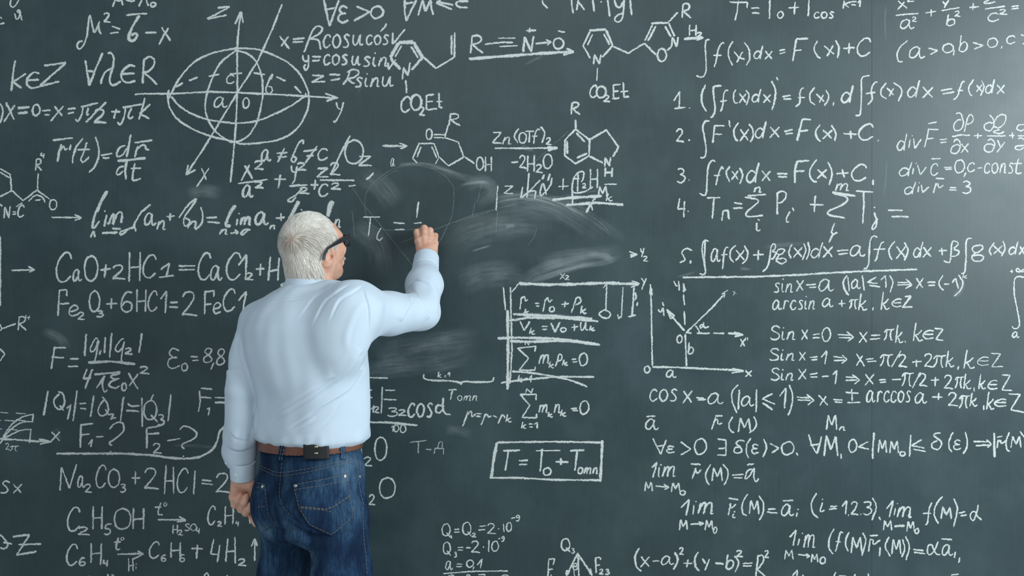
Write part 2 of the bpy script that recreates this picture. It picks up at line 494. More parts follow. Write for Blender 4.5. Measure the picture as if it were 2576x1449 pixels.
def f_hand(p, hand, W, E):
    pad = hand is RH
    mid = hand['middle'][0][0]
    d = cone(p, E + (W - E) * 0.25, W, 0.036, 0.0275) if pad else cone(p, E + (W - E) * 0.25, W, 0.032, 0.0265)
    # palm: metacarpals from the wrist to each knuckle
    for k in ('index', 'middle', 'ring', 'little'):
        pts, r = hand[k]
        w = W + (pts[0] - mid) * 0.45
        d = smin(d, cone(p, w, pts[0] , 0.0185, 0.0125), 0.016)
    if pad:                                      # tendons on the back of the hand
        nb = np.array([0, -.85, .53])
        for k in ('index', 'middle', 'ring', 'little'):
            k0 = hand[k][0][0]; w = W + (k0 - mid) * .45
            d = smin(d, cone(p, w + (k0 - w) * .35 + nb * .0135, k0 + nb * .0105, .0020, .0034), .006)
    d = smin(d, cone(p, W, hand['thumb'][0][0], 0.022, 0.0165), 0.02)
    for k, (pts, r) in hand.items():
        d = smin(d, chain(p, pts, r, 0.004), 0.0045 if pad else 0.003)
        # knuckle
        d = smin(d, np.sqrt(((p - pts[0].astype(f32)) ** 2).sum(1)) - r[0] * 1.02, 0.006)
    return d
def f_body(p):
    d = f_head(p)
    d = smin(d, cone(p, H(-0.022, 0, -0.055), NECK0, 0.056, 0.060), 0.03)
    d = smin(d, cone(p, H(0.004, 0.046, -0.060), P(800, 745, 2.97), 0.014, 0.016), 0.02)       # neck muscle
    d = smin(d, loft(p, TORSO_IN, YAW), 0.05)
    d = smin(d, cone(p, S_R, E_R, 0.045, 0.036), 0.04); d = smin(d, cone(p, S_L, E_L, 0.045, 0.036), 0.04)
    d = smin(d, f_hand(p, RH, W_R, E_R), 0.02); d = smin(d, f_hand(p, LH, W_L, E_L), 0.02)
    return d
def row(py, px, a, b, Y=TY):
    q = P(px, py, Y); return (q[2], q[0], q[1], a, b)
TORSO = [row(1118, 783, .158, .118), row(1106, 783, .181, .138), row(1089, 783, .186, .142), row(1045, 784, .184, .142), row(1000, 784, .183, .143),
         row(940, 778, .188, .146), row(880, 768, .197, .150), row(830, 766, .200, .148), row(790, 768, .194, .138), row(765, 772, .170, .118), row(745, 776, .125, .096),
         row(728, 780, .080, .078)]
TORSO_IN = [(z, x, y, a * .80, b * .80) for z, x, y, a, b in TORSO[2:]] + [row(1300, 786, .13, .10)]

def f_shirt(p):
    d = loft(p, TORSO, YAW, 2.25)
    d = smin(d, cone(p, P(745, 760, 2.97), S_L + np.array([0, 0, .006]), 0.036, 0.052), 0.06)          # shoulder slopes
    d = smin(d, cone(p, P(815, 745, 2.92), S_R + np.array([0, 0, .018]), 0.042, 0.066), 0.06)
    d = smin(d, ellip(p, P(735, 850, 2.89), (.10, .07, .12)), 0.08)                                    # shoulder blades
    d = smin(d, ellip(p, P(865, 840, 2.80), (.07, .06, .10)), 0.08)
    # right sleeve
    d = smin(d, chain(p, [S_R, S_R * .5 + E_R * .5 + np.array([0, 0, -.006]), E_R + np.array([0.002, 0, -.002])], [.073, .064, .056], .02), 0.05)
    fr = chain(p, [E_R + np.array([0, 0.004, 0]), E_R * .5 + W_R * .5 + np.array([.004, -.010, 0]), W_R + (E_R - W_R) * .12], [.056, .053, .0385], .02)
    d = smin(d, fr, 0.018)
    # left sleeve, bloused over its cuff
    bl = W_L + np.array([-0.010, 0, 0.078])
    e0 = E_L + np.array([.001, 0, 0])
    d = smin(d, chain(p, [S_L, S_L * .5 + E_L * .5 + np.array([-.004, 0, 0]), e0], [.061, .055, .045], .02), 0.014)
    lf = chain(p, [e0, E_L * .5 + W_L * .5 + np.array([-.003, 0, 0]), bl, W_L + np.array([-.002, 0, 0.032])], [.045, .0445, .049, .037], .02)
    d = smin(d, lf, 0.003)
    # openings for neck and wrists
    d = smax(d, -cone(p, NECK0 + np.array([0, 0, -.05]), NECK0 + np.array([0, 0, .2]), 0.058, 0.064), 0.006)
    return d

# ---- body
import time
T0 = time.time()
lo = np.array([-0.88, 2.74, 0.70]); hi = np.array([-0.20, 3.40, 1.80])
V, F = sdf_mesh(f_body, lo, hi, 0.0026)
V = relax(V, F, 1, 0.4)
mesh_obj('body', V, F, SKIN, person)
print('body', len(V), time.time() - T0)

# ---- shirt
V, F = sdf_mesh(f_shirt, (-0.98, 2.62, 0.98), (-0.15, 3.36, 1.70), 0.0024)
V = relax(V, F, 2, 0.5)
N = vnormals(V, F)
print('shirt', len(V), time.time() - T0)
V = V + N * (vnoise(V, 22, 3) * 0.0016 + vnoise(V, 60, 4) * 0.0005)[:, None]
N = vnormals(V, F)
FOLDS = [  # photo line, valley depth, ridge, width, ridge side, tuck
 ([915, 882, 905, 894, 878, 934, 830, 969, 768, 1009, 694, 1056, 645, 1100], .0035, .0085, 4.5, 1, 1),
 ([924, 896, 918, 915, 902, 949, 868, 989, 806, 1026, 744, 1068, 660, 1112], .0040, .0075, 4.5, 1, 1),
 ([800, 1052, 756, 1078, 680, 1112], .0020, .0050, 4, 1, 1),
 ([846, 946, 818, 959, 758, 996, 680, 1040], .002, .0050, 5, 1, 1),
 ([855, 1008, 838, 1040, 800, 1078, 740, 1105], .0015, .0030, 5, 1, 1),
 ([850, 717, 826, 728, 790, 752, 745, 810], .0015, .0042, 4, 1, 1),
 ([884, 714, 850, 735, 815, 765, 780, 830], .0018, .0048, 4, 1, 1),
 ([914, 716, 890, 734, 853, 758, 825, 815], .0020, .0052, 4, 1, 1),
 ([930, 762, 905, 790, 885, 840, 880, 890], .001, .003, 5, 1, 0),
 ([1010, 812, 1017, 797, 1032, 768, 1037, 740], .002, .0060, 4, -1, 1),
 ([1085, 800, 1078, 790, 1066, 765, 1048, 748, 1020, 742], .003, .0070, 4, -1, 1),
 ([1024, 722, 1034, 714, 1050, 709, 1070, 715, 1089, 736, 1101, 763, 1104, 795], .0050, .0110, 4.5, 1, 1),
 ([1090, 685, 1098, 715, 1104, 745], .001, .003, 5, 1, 0),
 ([975, 745, 968, 790, 955, 850], .0012, .003, 6, 1, 0),
 ([560, 936, 572, 931, 590, 927, 618, 921], .002, .004, 3.5, 1, 1),
 ([604, 830, 599, 860, 603, 900], .002, .003, 4, 1, 0),
 ([568, 1122, 600, 1134, 640, 1124], .002, .005, 5, -1, 1),
 ([575, 1085, 600, 1105, 640, 1108], .001, .003, 6, -1, 1),
 ([632, 968, 641, 995, 644, 1030, 643, 1070, 640, 1110], .006, .000, 3, 1, 0),
 # seams
 ([639, 776, 690, 764, 768, 753, 850, 746, 912, 730], .0012, .0012, 2.2, 1, 1),
 ([913, 718, 919, 745, 927, 770, 929, 800, 930, 856], .0025, .0028, 3.0, -1, 1),
 ([622, 800, 603, 850, 602, 894, 612, 924, 629, 961, 644, 1010], .0030, .0030, 3, -1, 1),
]
for ln_, dep, rid, sig, side, tk in FOLDS:
    V = crease(V, N, ln_, dep, rid, sig, side, tuck=bool(tk))
    N = vnormals(V, F)
# gathers where the shirt is tucked in
hz = np.clip(1 - np.abs(V[:, 2] - P(0, 1112, TY - .12)[2]) / .035, 0, 1) * (V[:, 2] < 1.2)
V = V + N * (vnoise(V * np.array([1, 1, .12]), 85, 21) * .0028 * hz)[:, None]
V = relax(V, F, 1, 0.2)
shirt = mesh_obj('shirt', V, F, SHIRT, person)
SH = Surf(V, F)

def ring_band(rings, thick):
    """closed band: rings of points (outer side); doubled inward by thick"""
    rings = [np.array(r) for r in rings]; n = len(rings[0]); m = len(rings)
    inner = []
    for r in rings:
        c = r.mean(0); d = c - r; d /= np.linalg.norm(d, axis=1)[:, None]; inner.append(r + d * thick)
    allr = rings + inner[::-1]; V = np.vstack(allr); k = len(allr)
    F = [(i * n + j, i * n + (j + 1) % n, ((i + 1) % k) * n + (j + 1) % n, ((i + 1) % k) * n + j) for i in range(k) for j in range(n)]
    return V, F
def circ(c, ax, r1, r2=None, n=40, ref=(0, 0, 1), wob=0.0, seed=0):
    ax = np.array(ax) / np.linalg.norm(ax); a = np.cross(ax, ref); a /= np.linalg.norm(a); b = np.cross(ax, a)
    th = np.linspace(0, 2 * math.pi, n, endpoint=False); r2 = r2 or r1
    rr = 1 + wob * np.sin(3 * th + seed)
    return np.array(c) + np.outer(np.cos(th) * r1 * rr, a) + np.outer(np.sin(th) * r2 * rr, b)
# collar: stand and folded leaf around the neck
up_n = np.array([0.10, 0.10, 1.0])
nc = P(779, 722, 2.955)
cr = [circ(nc + np.array([0, 0, -.020]), up_n, .082, .079, ref=FC), circ(nc + np.array([0, 0, -.006]), up_n, .079, .076, ref=FC),
      circ(nc + np.array([0.002, 0, .014]), up_n, .0735, .071, ref=FC), circ(nc + np.array([0.003, 0, .021]), up_n, .070, .068, ref=FC)]
v, f = ring_band(cr, .006); mesh_obj('collar', v, f, CUFFM, shirt)
# cuffs
def cuff(W, E, r0, r1, o0, o1, flare=0):
    ax = (E - W) / np.linalg.norm(E - W)
    rings = [circ(W + ax * (o0 + (o1 - o0) * t), ax, r0 + (r1 - r0) * t + flare * math.sin(t * math.pi)) for t in (0, .04, .3, .6, .96, 1)]
    v, f = ring_band(rings, .004); return mesh_obj('cuff', v, f, CUFFM, shirt)
cuff(W_R, E_R, .0405, .0435, -.006, .052)
cuff(W_L, E_L, .0365, .0385, -.004, .050)
def button(px, py, surf, r, mat, parent, name='button', fallback=None):
    h = surf.hit(px, py)
    if h is None: return
    c, nrm = h
    rings = [(c + nrm * z, q) for z, q in ((-.001, r), (.0008, r), (.0018, r * .85), (.0014, r * .55), (.0014, .0001))]
    v = np.vstack([circ(cc, nrm, q, n=18, ref=(0.3, 0.1, 1)) for cc, q in rings]); n = 18
    fs = [(i * n + j, i * n + (j + 1) % n, (i + 1) * n + (j + 1) % n, (i + 1) * n + j) for i in range(4) for j in range(n)]
    return mesh_obj(name, v, fs, mat, parent)
bpy.context.view_layer.update()
for o in [o for o in shirt.children if o.name.startswith('cuff')]:
    pass
CUFL = [o for o in shirt.children if o.name.startswith('cuff')][1]
CV = np.array([tuple(v.co) for v in CUFL.data.vertices]); CF = np.array([tuple(p.vertices) for p in CUFL.data.polygons])
button(593, 1195, Surf(CV, CF), .0042, PEARL, shirt)
button(568, 1166, SH, .0042, PEARL, shirt)

# ------------------------------------------------------------------ jeans
HIPC = P(784, 1240, TY)
BK = -FC
def hip(r, b, py): return np.array([P(785, py, TY)[0], TY, P(785, py, TY)[2]]) + RT * r + BK * b
JEANS = [row(1112, 780, .156, .116), row(1135, 782, .166, .122), row(1165, 786, .170, .126), row(1210, 787, .169, .129), row(1260, 786, .163, .128), row(1310, 788, .158, .122), row(1345, 789, .150, .110)]
LK_R = [P(852, 1300, 2.885), P(862, 1449, 2.875), P(866, 1640, 2.87), P(868, 1935, 2.90)]
LK_L = [P(726, 1300, 3.00), P(719, 1449, 3.005), P(712, 1640, 3.01), P(708, 1935, 3.04)]
def f_jeans(p):
    d = loft(p, JEANS, YAW, 2.15)
    d = smin(d, ellip(p, hip(.066, .080, 1262), (.076, .066, .095)), 0.05)      # seat
    d = smin(d, ellip(p, hip(-.066, .080, 1260), (.074, .066, .095)), 0.05)
    l = chain(p, LK_L, [.076, .070, .064, .058], .05)
    r = chain(p, LK_R, [.082, .077, .067, .060], .05)
    d = smin(d, smin(l, r, 0.012), 0.045)
    return smax(d, p[:, 2] - P(0, 1110, TY)[2], 0.004)
zc = P(0, 1935, 2.90)[2]
V, F = sdf_mesh(f_jeans, (-0.90, 2.62, 0.02), (-0.22, 3.28, 1.10), 0.0042)
V = relax(V, F, 2, 0.5); N = vnormals(V, F)
low = np.clip((0.95 - V[:, 2]) / 0.2, 0, 1)
V = V + N * (vnoise(V * np.array([1, 1, .45]), 26, 11) * 0.0028 * low + vnoise(V, 55, 12) * 0.0005)[:, None]
N = vnormals(V, F)
JF = [
 ([707, 1160, 704, 1200, 701, 1240, 706, 1268, 722, 1290, 745, 1310, 768, 1330], .007, .002, 3.5, 1),      # seat seam
 ([664, 1328, 710, 1336, 760, 1338], .007, .005, 7, 1),
 ([735, 1322, 770, 1345, 790, 1352, 830, 1345], .008, .004, 7, 1),
 ([905, 1265, 905, 1300, 893, 1330, 870, 1342, 840, 1352], .007, .006, 8, 1),
 ([775, 1330, 782, 1380, 788, 1449], .010, .0, 7, 1),
 ([915, 1330, 905, 1380, 910, 1440], .003, .004, 7, 1),
 ([850, 1360, 842, 1400, 850, 1449], .003, .004, 10, 1),
 ([690, 1350, 695, 1400, 690, 1449], .003, .004, 9, 1),
 ([910, 1215, 928, 1220], .003, .003, 4, 1), ([910, 1232, 930, 1236], .003, .003, 4, 1), ([912, 1310, 934, 1322], .003, .003, 5, 1),
 ([744, 1215, 800, 1200, 870, 1190], .002, .002, 5, 1),
 ([645, 1172, 700, 1184, 770, 1180, 840, 1170, 892, 1160], .0025, .002, 3, 1),                                # yoke
]
for ln_, dep, rid, sig, side in JF:
    V = crease(V, N, ln_, dep, rid, sig, side); N = vnormals(V, F)
jeans = mesh_obj('jeans', V, F, DENIM, person)
JS = Surf(V, F)
print('jeans', len(V), time.time() - T0)

def lay(line, surf, off=0.001, n=6, step=3.0):
    """photo line laid onto a modelled surface"""
    L = bezier_px(line, n) if len(line) > 4 else np.array(line, float).reshape(-1, 2)
    d = np.r_[0, np.cumsum(np.hypot(*np.diff(L, axis=0).T))]; s = np.linspace(0, d[-1], max(2, int(d[-1] / step) + 1))
    out = []
    for x, y in zip(np.interp(s, d, L[:, 0]), np.interp(s, d, L[:, 1])):
        h = surf.hit(x, y)
        if h is not None: out.append(h[0] + h[1] * off)
    return out
def poly(line): return np.array(line, float).reshape(-1, 2)
def stitches(line, surf, mat, parent, name='stitching', r=.00055, off=.0010, dash=None, closed=False, straight=False):
    """a row of short thread stitches"""
    if straight:
        pts = []
        q = poly(line)
        for a, b in zip(q[:-1], q[1:]): pts += lay([*a, *b], surf, off, step=2.5)
    else: pts = lay(line, surf, off, step=2.5)
    parts = []
    i = 0
    while i < len(pts) - 2:
        j = min(i + 4, len(pts))
        seg = pts[i:j]
        if np.linalg.norm(seg[-1] - seg[0]) < .05: parts.append(tube(None, seg, r, None, None, 5))
        i += 4 if dash is None else dash
    if not parts: return
    v, f = merge(parts); return mesh_obj(name, v, f, mat, parent)

def inside(q, pl):
    x, y = q[:, 0], q[:, 1]; r = np.zeros(len(q), bool); n = len(pl)
    for i in range(n):
        a, b = pl[i], pl[(i + 1) % n]
        c = ((a[1] > y) != (b[1] > y)) & (x < (b[0] - a[0]) * (y - a[1]) / (b[1] - a[1] + 1e-12) + a[0]); r ^= c
    return r
def patch(name, quad_rows, surf, th, mat, parent):
    """sewn-on piece: rows of photo points laid on the surface and given thickness"""
    top = []; base = []
    for rowp in quad_rows:
        for x, y in rowp:
            h = surf.hit(x, y)
            if h is None: h = last
            last = h
            top.append(h[0] + h[1] * th); base.append(h[0] - h[1] * .002)
    R_, C_ = len(quad_rows), len(quad_rows[0]); n = R_ * C_
    F_ = []
    for i in range(R_ - 1):
        for j in range(C_ - 1):
            a = i * C_ + j; F_.append((a, a + 1, a + C_ + 1, a + C_))
    edge = [(0, j) for j in range(C_)] + [(i, C_ - 1) for i in range(1, R_)] + [(R_ - 1, j) for j in range(C_ - 2, -1, -1)] + [(i, 0) for i in range(R_ - 2, 0, -1)]
    ids = [i * C_ + j for i, j in edge]
    for k in range(len(ids)):
        a, b = ids[k], ids[(k + 1) % len(ids)]; F_.append((a, a + n, b + n, b))
    return mesh_obj(name, top + base, F_, mat, parent)
def quad_grid(left, right, nx, ny):
    """rows between two side polylines"""
    l = np.array(left, float).reshape(-1, 2); r = np.array(right, float).reshape(-1, 2)
    tl = np.linspace(0, 1, ny); out = []
    li = lambda q, t: np.array([np.interp(t, np.linspace(0, 1, len(q)), q[:, 0]), np.interp(t, np.linspace(0, 1, len(q)), q[:, 1])])
    for t in tl:
        a, b = li(l, t), li(r, t); out.append([a + (b - a) * s for s in np.linspace(0, 1, nx)])
    return out
DENIM_P = denim_mat('faded_pocket_denim')
pk = patch('pocket', quad_grid([736, 1217, 744, 1250, 751, 1279, 777, 1322, 834, 1348], [874, 1190, 880, 1230, 886, 1270, 889, 1303, 834, 1348], 26, 24), JS, .0035, DENIM_P, jeans)
PV = np.array([tuple(v.co) for v in pk.data.vertices]); PFc = [tuple(p.vertices) for p in pk.data.polygons]
PS = Surf(PV, np.array(PFc))
stitches([738, 1219, 746, 1252, 753, 1279, 779, 1320, 834, 1345, 887, 1301, 884, 1268, 878, 1230, 872, 1193], PS, THREAD, pk, off=.0006, straight=True)
stitches([738, 1220, 806, 1208, 872, 1193], PS, THREAD, pk, off=.0006, straight=True)
stitches([741, 1232, 806, 1222, 875, 1208], PS, THREAD, pk, off=.0006, straight=True)
stitches([756, 1275, 820, 1281, 838, 1275, 880, 1247], PS, THREAD, pk, off=.0006, r=.001, straight=True)
stitches([756, 1278, 818, 1284, 834, 1288], PS, THREAD, pk, off=.0006, straight=True)
button(744, 1222, PS, .0045, METAL, pk, 'rivet'); button(868, 1198, PS, .0045, METAL, pk, 'rivet')
pl = patch('pocket', quad_grid([645, 1212, 646, 1260, 652, 1300, 662, 1337], [667, 1217, 671, 1260, 676, 1295, 690, 1316], 12, 20), JS, .0035, DENIM_P, jeans)
PV = np.array([tuple(v.co) for v in pl.data.vertices]); PFc = [tuple(p.vertices) for p in pl.data.polygons]
PS2 = Surf(PV, np.array(PFc))
stitches([646, 1214, 665, 1219, 670, 1260, 675, 1295, 688, 1315, 663, 1334], PS2, THREAD, pl, off=.0006, straight=True)
stitches([645, 1225, 666, 1231], PS2, THREAD, pl, off=.0006, straight=True)
stitches([645, 1276, 669, 1273], PS2, THREAD, pl, off=.0006, straight=True)
button(660, 1224, PS2, .0045, METAL, pl, 'rivet')
stitches([647, 1174, 670, 1186, 705, 1197, 770, 1188, 840, 1172, 893, 1160], JS, THREAD, jeans, off=.0008)
stitches([648, 1168, 672, 1179, 705, 1189, 770, 1180, 840, 1164, 892, 1153], JS, THREAD, jeans, off=.0008)
stitches([709, 1164, 706, 1200, 703, 1240, 708, 1266, 724, 1288, 740, 1302], JS, THREAD_L, jeans, off=.0006)
stitches([890, 1143, 899, 1180, 905, 1230, 912, 1262, 918, 1274], JS, THREAD_L, jeans, off=.0008)
stitches([912, 1276, 914, 1340, 920, 1400, 923, 1446], JS, THREAD_L, jeans, off=.0008)
stitches([906, 1160, 907, 1185], JS, THREAD, jeans, off=.0008, straight=True)
stitches([908, 1195, 923, 1196], JS, THREAD, jeans, off=.0008, straight=True)
button(906, 1199, JS, .0045, METAL, jeans, 'rivet')

# ------------------------------------------------------------------ belt
def waist_ring(py, a, b, n=90, tilt=0.0):
    z, cx, cy, _, _ = row(py, 780, 1, 1)
    th = np.linspace(0, 2 * math.pi, n, endpoint=False)
    c_, s_ = np.cos(th), np.sin(th); pw = 2 / 2.15
    u = np.sign(c_) * np.abs(c_) ** pw * a; w = np.sign(s_) * np.abs(s_) ** pw * b
    q = np.array([cx, cy, z]) + np.outer(u, RT) + np.outer(w, FC)
    q[:, 2] += tilt * (q[:, 0] - cx)
    return q
TL = 0.035
br = [waist_ring(1126, .168, .128, tilt=TL), waist_ring(1124.5, .1695, .1295, tilt=TL), waist_ring(1100, .1675, .1275, tilt=TL), waist_ring(1098, .166, .126, tilt=TL)]
v, f = ring_band(br, .004); belt = mesh_obj('belt', v, f, BELT, person)
BS = Surf(np.array(v), np.array(f))
stitches([652, 1141, 700, 1144, 760, 1146], BS, THREAD, belt, r=.0005, off=.0005); stitches([828, 1142, 870, 1141, 903, 1139], BS, THREAD, belt, r=.0005, off=.0005)
def loop(pxt, pyt, pxb, pyb, w):
    g = quad_grid([pxt - w / 2, pyt, (pxt + pxb) / 2 - w / 2, (pyt + pyb) / 2, pxb - w / 2, pyb], [pxt + w / 2, pyt, (pxt + pxb) / 2 + w / 2, (pyt + pyb) / 2, pxb + w / 2, pyb], 5, 10)
    return g
class Both:
    def hit(s, x, y):
        hs = [h for h in (BS.hit(x, y), JS.hit(x, y)) if h is not None]
        return min(hs, key=lambda h: h[0][1]) if hs else None
lp = patch('belt_loop', loop(713, 1117, 705, 1161, 11), Both(), .004, DENIM, jeans)
LV = Surf(np.array([tuple(v.co) for v in lp.data.vertices]), np.array([tuple(p.vertices) for p in lp.data.polygons]))
for dx in (-3, 3): stitches([713 + dx, 1119, 705 + dx, 1159], LV, THREAD_L, lp, off=.0004, r=.0006, straight=True)
lp = patch('belt_loop', loop(860, 1111, 863, 1157, 12), Both(), .004, DENIM, jeans)
LV = Surf(np.array([tuple(v.co) for v in lp.data.vertices]), np.array([tuple(p.vertices) for p in lp.data.polygons]))
for dx in (-3.5, 3.5): stitches([860 + dx, 1113, 863 + dx, 1155], LV, THREAD_L, lp, off=.0004, r=.0006, straight=True)
# leather patch on the waistband, worn over the belt
class Flat:
    def hit(s, x, y):
        h = BS.hit(x, 1131)                        # it stands off the belt as one stiff piece
        return P(x, y, h[0][1] - .002), np.array([h[1][0], h[1][1], 0]) / np.hypot(h[1][0], h[1][1])
pp = patch('leather_patch', quad_grid([766, 1117, 766, 1136, 767, 1154], [826, 1117, 827, 1136, 828, 1154], 14, 10), Flat(), .009, POUCH, belt)
QS = Surf(np.array([tuple(v.co) for v in pp.data.vertices]), np.array([tuple(p.vertices) for p in pp.data.polygons]))
for yy in (1124, 1140):
    patch('metal_clip', quad_grid([791, yy - 1.5, 791, yy + 1.5], [800, yy - 1.5, 800, yy + 1.5], 5, 3), QS, .0022, GOLD, pp)

# ------------------------------------------------------------------ shoes
def f_shoe(p, heel, yaw):
    rt, fc = axes(yaw); h = np.array(heel)
    R = np.stack([fc, rt, np.array([0, 0, 1.0])], 1)
    d = ellip(p, h + fc * .09 + np.array([0, 0, .035]), (.150, .047, .052), R)
    d = smin(d, ellip(p, h + fc * .00 + np.array([0, 0, .055]), (.055, .042, .055), R), .03)
    d = smax(d, .012 - p[:, 2], .006)
    s = ellip(p, h + fc * .085 + np.array([0, 0, .010]), (.158, .050, .03), R)
    s = smax(s, np.maximum(p[:, 2] - .014, .001 - p[:, 2]), .003)
    return np.minimum(d, s)
for hx, yw in ((LK_R[-1], YAW + .15), (LK_L[-1], YAW - .2)):
    c = np.array([hx[0], hx[1], 0.0])
    V, F = sdf_mesh(lambda p: f_shoe(p, c, yw), c - np.array([.22, .22, .02]), c + np.array([.3, .3, .16]), .005)
    mesh_obj('shoe', relax(V, F, 1), F, SHOE, person)

# ------------------------------------------------------------------ hair
def hair_lim(p):
    q = (p - HEADC.astype(f32)) @ HR.astype(f32)
    f_, r_, u_ = q[:, 0], np.abs(q[:, 1]), q[:, 2]
    # the hairline: over the forehead, down the temple, round the ear, down to the nape
    edge = np.interp(u_, [-.14, -.024, -.012, 0, .02, .05, .08, .10], [-.034, -.030, .020, .050, .076, .100, .116, .135]).astype(f32)
    return np.maximum((f_ - edge) * 0.8, -0.132 - u_)
def f_scalp(p):
    d = ellip(p, H(-0.018, 0, 0.022), (0.095, 0.082, 0.090), HR)
    d = smin(d, ellip(p, H(-0.050, 0.0, -0.056), (0.062, 0.074, 0.084), HR), 0.03)
    return d
def f_hair(p): return smax(f_scalp(p), hair_lim(p), 0.012)
V, F = sdf_mesh(f_hair, HEADC - .19, HEADC + .19, .003)
V = relax(V, F, 2, .5); N = vnormals(V, F)
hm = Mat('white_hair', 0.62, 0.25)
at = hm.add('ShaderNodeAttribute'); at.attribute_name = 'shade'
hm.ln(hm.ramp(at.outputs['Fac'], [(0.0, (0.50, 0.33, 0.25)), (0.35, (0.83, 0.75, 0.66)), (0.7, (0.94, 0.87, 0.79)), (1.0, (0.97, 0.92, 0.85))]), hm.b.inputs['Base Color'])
tl_ = hm.add('ShaderNodeBsdfTranslucent'); mx_ = hm.add('ShaderNodeMixShader'); mx_.inputs[0].default_value = .10
hm.ln(hm.b.inputs['Base Color'].links[0].from_socket, tl_.inputs[0]); hm.ln(hm.b.outputs[0], mx_.inputs[1]); hm.ln(tl_.outputs[0], mx_.inputs[2])
hm.ln(mx_.outputs[0], hm.n['Material Output'].inputs['Surface'])
whorl = P(727, 601, 2.86)
q = (V - HEADC) @ HR
# strands: rooted on the scalp, combed away from the crown whorl and downwards
rs = np.random.default_rng(5)
area_ok = np.nonzero(f_scalp(V.astype(f32)) > -0.004)[0]
NS = 24000; NC = 1100
SV = []; KS = 8
roots = rs.choice(area_ok, NS)
p0 = V[roots] + rs.normal(0, .0012, (NS, 3)); n0 = N[roots]
ccen = V[rs.choice(area_ok, NC)]                                   # locks: strands gather into clumps
cl = np.empty(NS, int)
for s in range(0, NS, 2000):
    cl[s:s + 2000] = ((p0[s:s + 2000, None, :] - ccen[None]) ** 2).sum(2).argmin(1)
away = p0 - whorl; dist = np.linalg.norm(away, axis=1)[:, None]; away = away / dist
down = -hu[None, :]; fwd = hf[None, :]
loc = (p0 - HEADC) @ HR
topw = np.clip((loc[:, 2:3] - 0.020) / 0.05, 0, 1)
jit = rs.normal(0, .26, (NC, 3))[cl] + rs.normal(0, .07, (NS, 3))
dirv = away * 1.0 + down * (1 - topw) * (0.5 + 9 * np.clip(dist - .025, 0, .14)) + fwd * topw * 0.5 + jit
def tang(d, n): d = d - (d * n).sum(1)[:, None] * n; return d / (np.linalg.norm(d, axis=1)[:, None] + 1e-9)
dirv = tang(dirv, n0)
clen = rs.uniform(.75, 1.2, NC)[cl]
length = (0.036 + 0.026 * (1 - topw[:, 0])) * clen * rs.uniform(.85, 1.1, NS) * np.where(dist[:, 0] < .03, .6, 1)
length *= np.clip(0.62 + (loc[:, 2] + .128) / .06, .62, 1)
clift = rs.uniform(.02, .10, NC)[cl]
cur = p0 - n0 * .002; pts = [cur]; d = dirv.copy(); pn = n0.copy()
lock_mid = ccen[cl] - p0
for k in range(1, KS):
    liftv = clift if k < 3 else -0.03 - clift * .3
    pull = lock_mid - (lock_mid * d).sum(1)[:, None] * d - (lock_mid * pn).sum(1)[:, None] * pn
    cur = cur + (d + pn * np.asarray(liftv)[:, None]) * (length / (KS - 1))[:, None] + pull * .085
    pts.append(cur)
    e = cur - H(-0.014, 0, 0.0); e = e - (e @ hu)[:, None] * hu * np.clip(-loc[:, 2:3] / .05, 0, 1); pn = e / np.linalg.norm(e, axis=1)[:, None]
    d = tang(d + down * 0.10, pn)
pts = np.stack(pts, 1)                                             # NS, KS, 3
tgv = np.gradient(pts, axis=1); sidev = np.cross(tgv, (n0[:, None, :] + rs.normal(0, .25, (NS, 1, 3))))
sidev /= np.linalg.norm(sidev, axis=2)[:, :, None] + 1e-9
tgn = tgv / (np.linalg.norm(tgv, axis=2)[:, :, None] + 1e-9); third = np.cross(tgn, sidev)
rad = (np.array([.00050, .00050, .00049, .00046, .00042, .00036, .00026, .00010])[None, :] * rs.uniform(.8, 1.3, (NS, 1)))[:, :, None]
ringp = np.stack([pts + (sidev * math.cos(a) + third * math.sin(a)) * rad for a in (0, 2.094, 4.189)], 2)   # NS, KS, 3, 3
HV = hsc(np.vstack([V - N * .0018, ringp.reshape(-1, 3)]))
base = len(V) + (np.arange(NS)[:, None, None] * KS * 3 + np.arange(KS - 1)[None, :, None] * 3)
kk = np.arange(3)[None, None, :]; k2 = (np.arange(3)[None, None, :] + 1) % 3
HF = np.stack([base + kk, base + k2, base + 3 + k2, base + 3 + kk], -1).reshape(-1, 4)
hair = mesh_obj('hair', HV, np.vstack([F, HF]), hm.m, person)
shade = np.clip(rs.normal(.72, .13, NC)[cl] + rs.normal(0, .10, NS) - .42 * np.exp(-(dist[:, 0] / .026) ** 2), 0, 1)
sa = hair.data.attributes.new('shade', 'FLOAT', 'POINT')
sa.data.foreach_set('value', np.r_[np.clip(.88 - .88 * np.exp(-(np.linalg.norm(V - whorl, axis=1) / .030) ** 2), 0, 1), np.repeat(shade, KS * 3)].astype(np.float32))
# moustache
MV = []; mp_ = []
for i in range(500):
    r_ = rs.uniform(-.027, .027); a = H(.0965 - abs(r_) * .28, r_, -.053 + rs.uniform(-.004, .004))
    dd = HR @ np.array([.25 + rs.normal(0, .1), .35 * np.sign(r_) + rs.normal(0, .2), -.9]); dd /= np.linalg.norm(dd)
    mp_.append(tube(None, [a, a + dd * .006, a + dd * .012], [.0006, .0005, .0002], None, None, 3))
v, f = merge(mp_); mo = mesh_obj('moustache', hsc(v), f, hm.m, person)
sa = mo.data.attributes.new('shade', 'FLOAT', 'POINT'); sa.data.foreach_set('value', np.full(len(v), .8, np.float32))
print('hair', time.time() - T0)

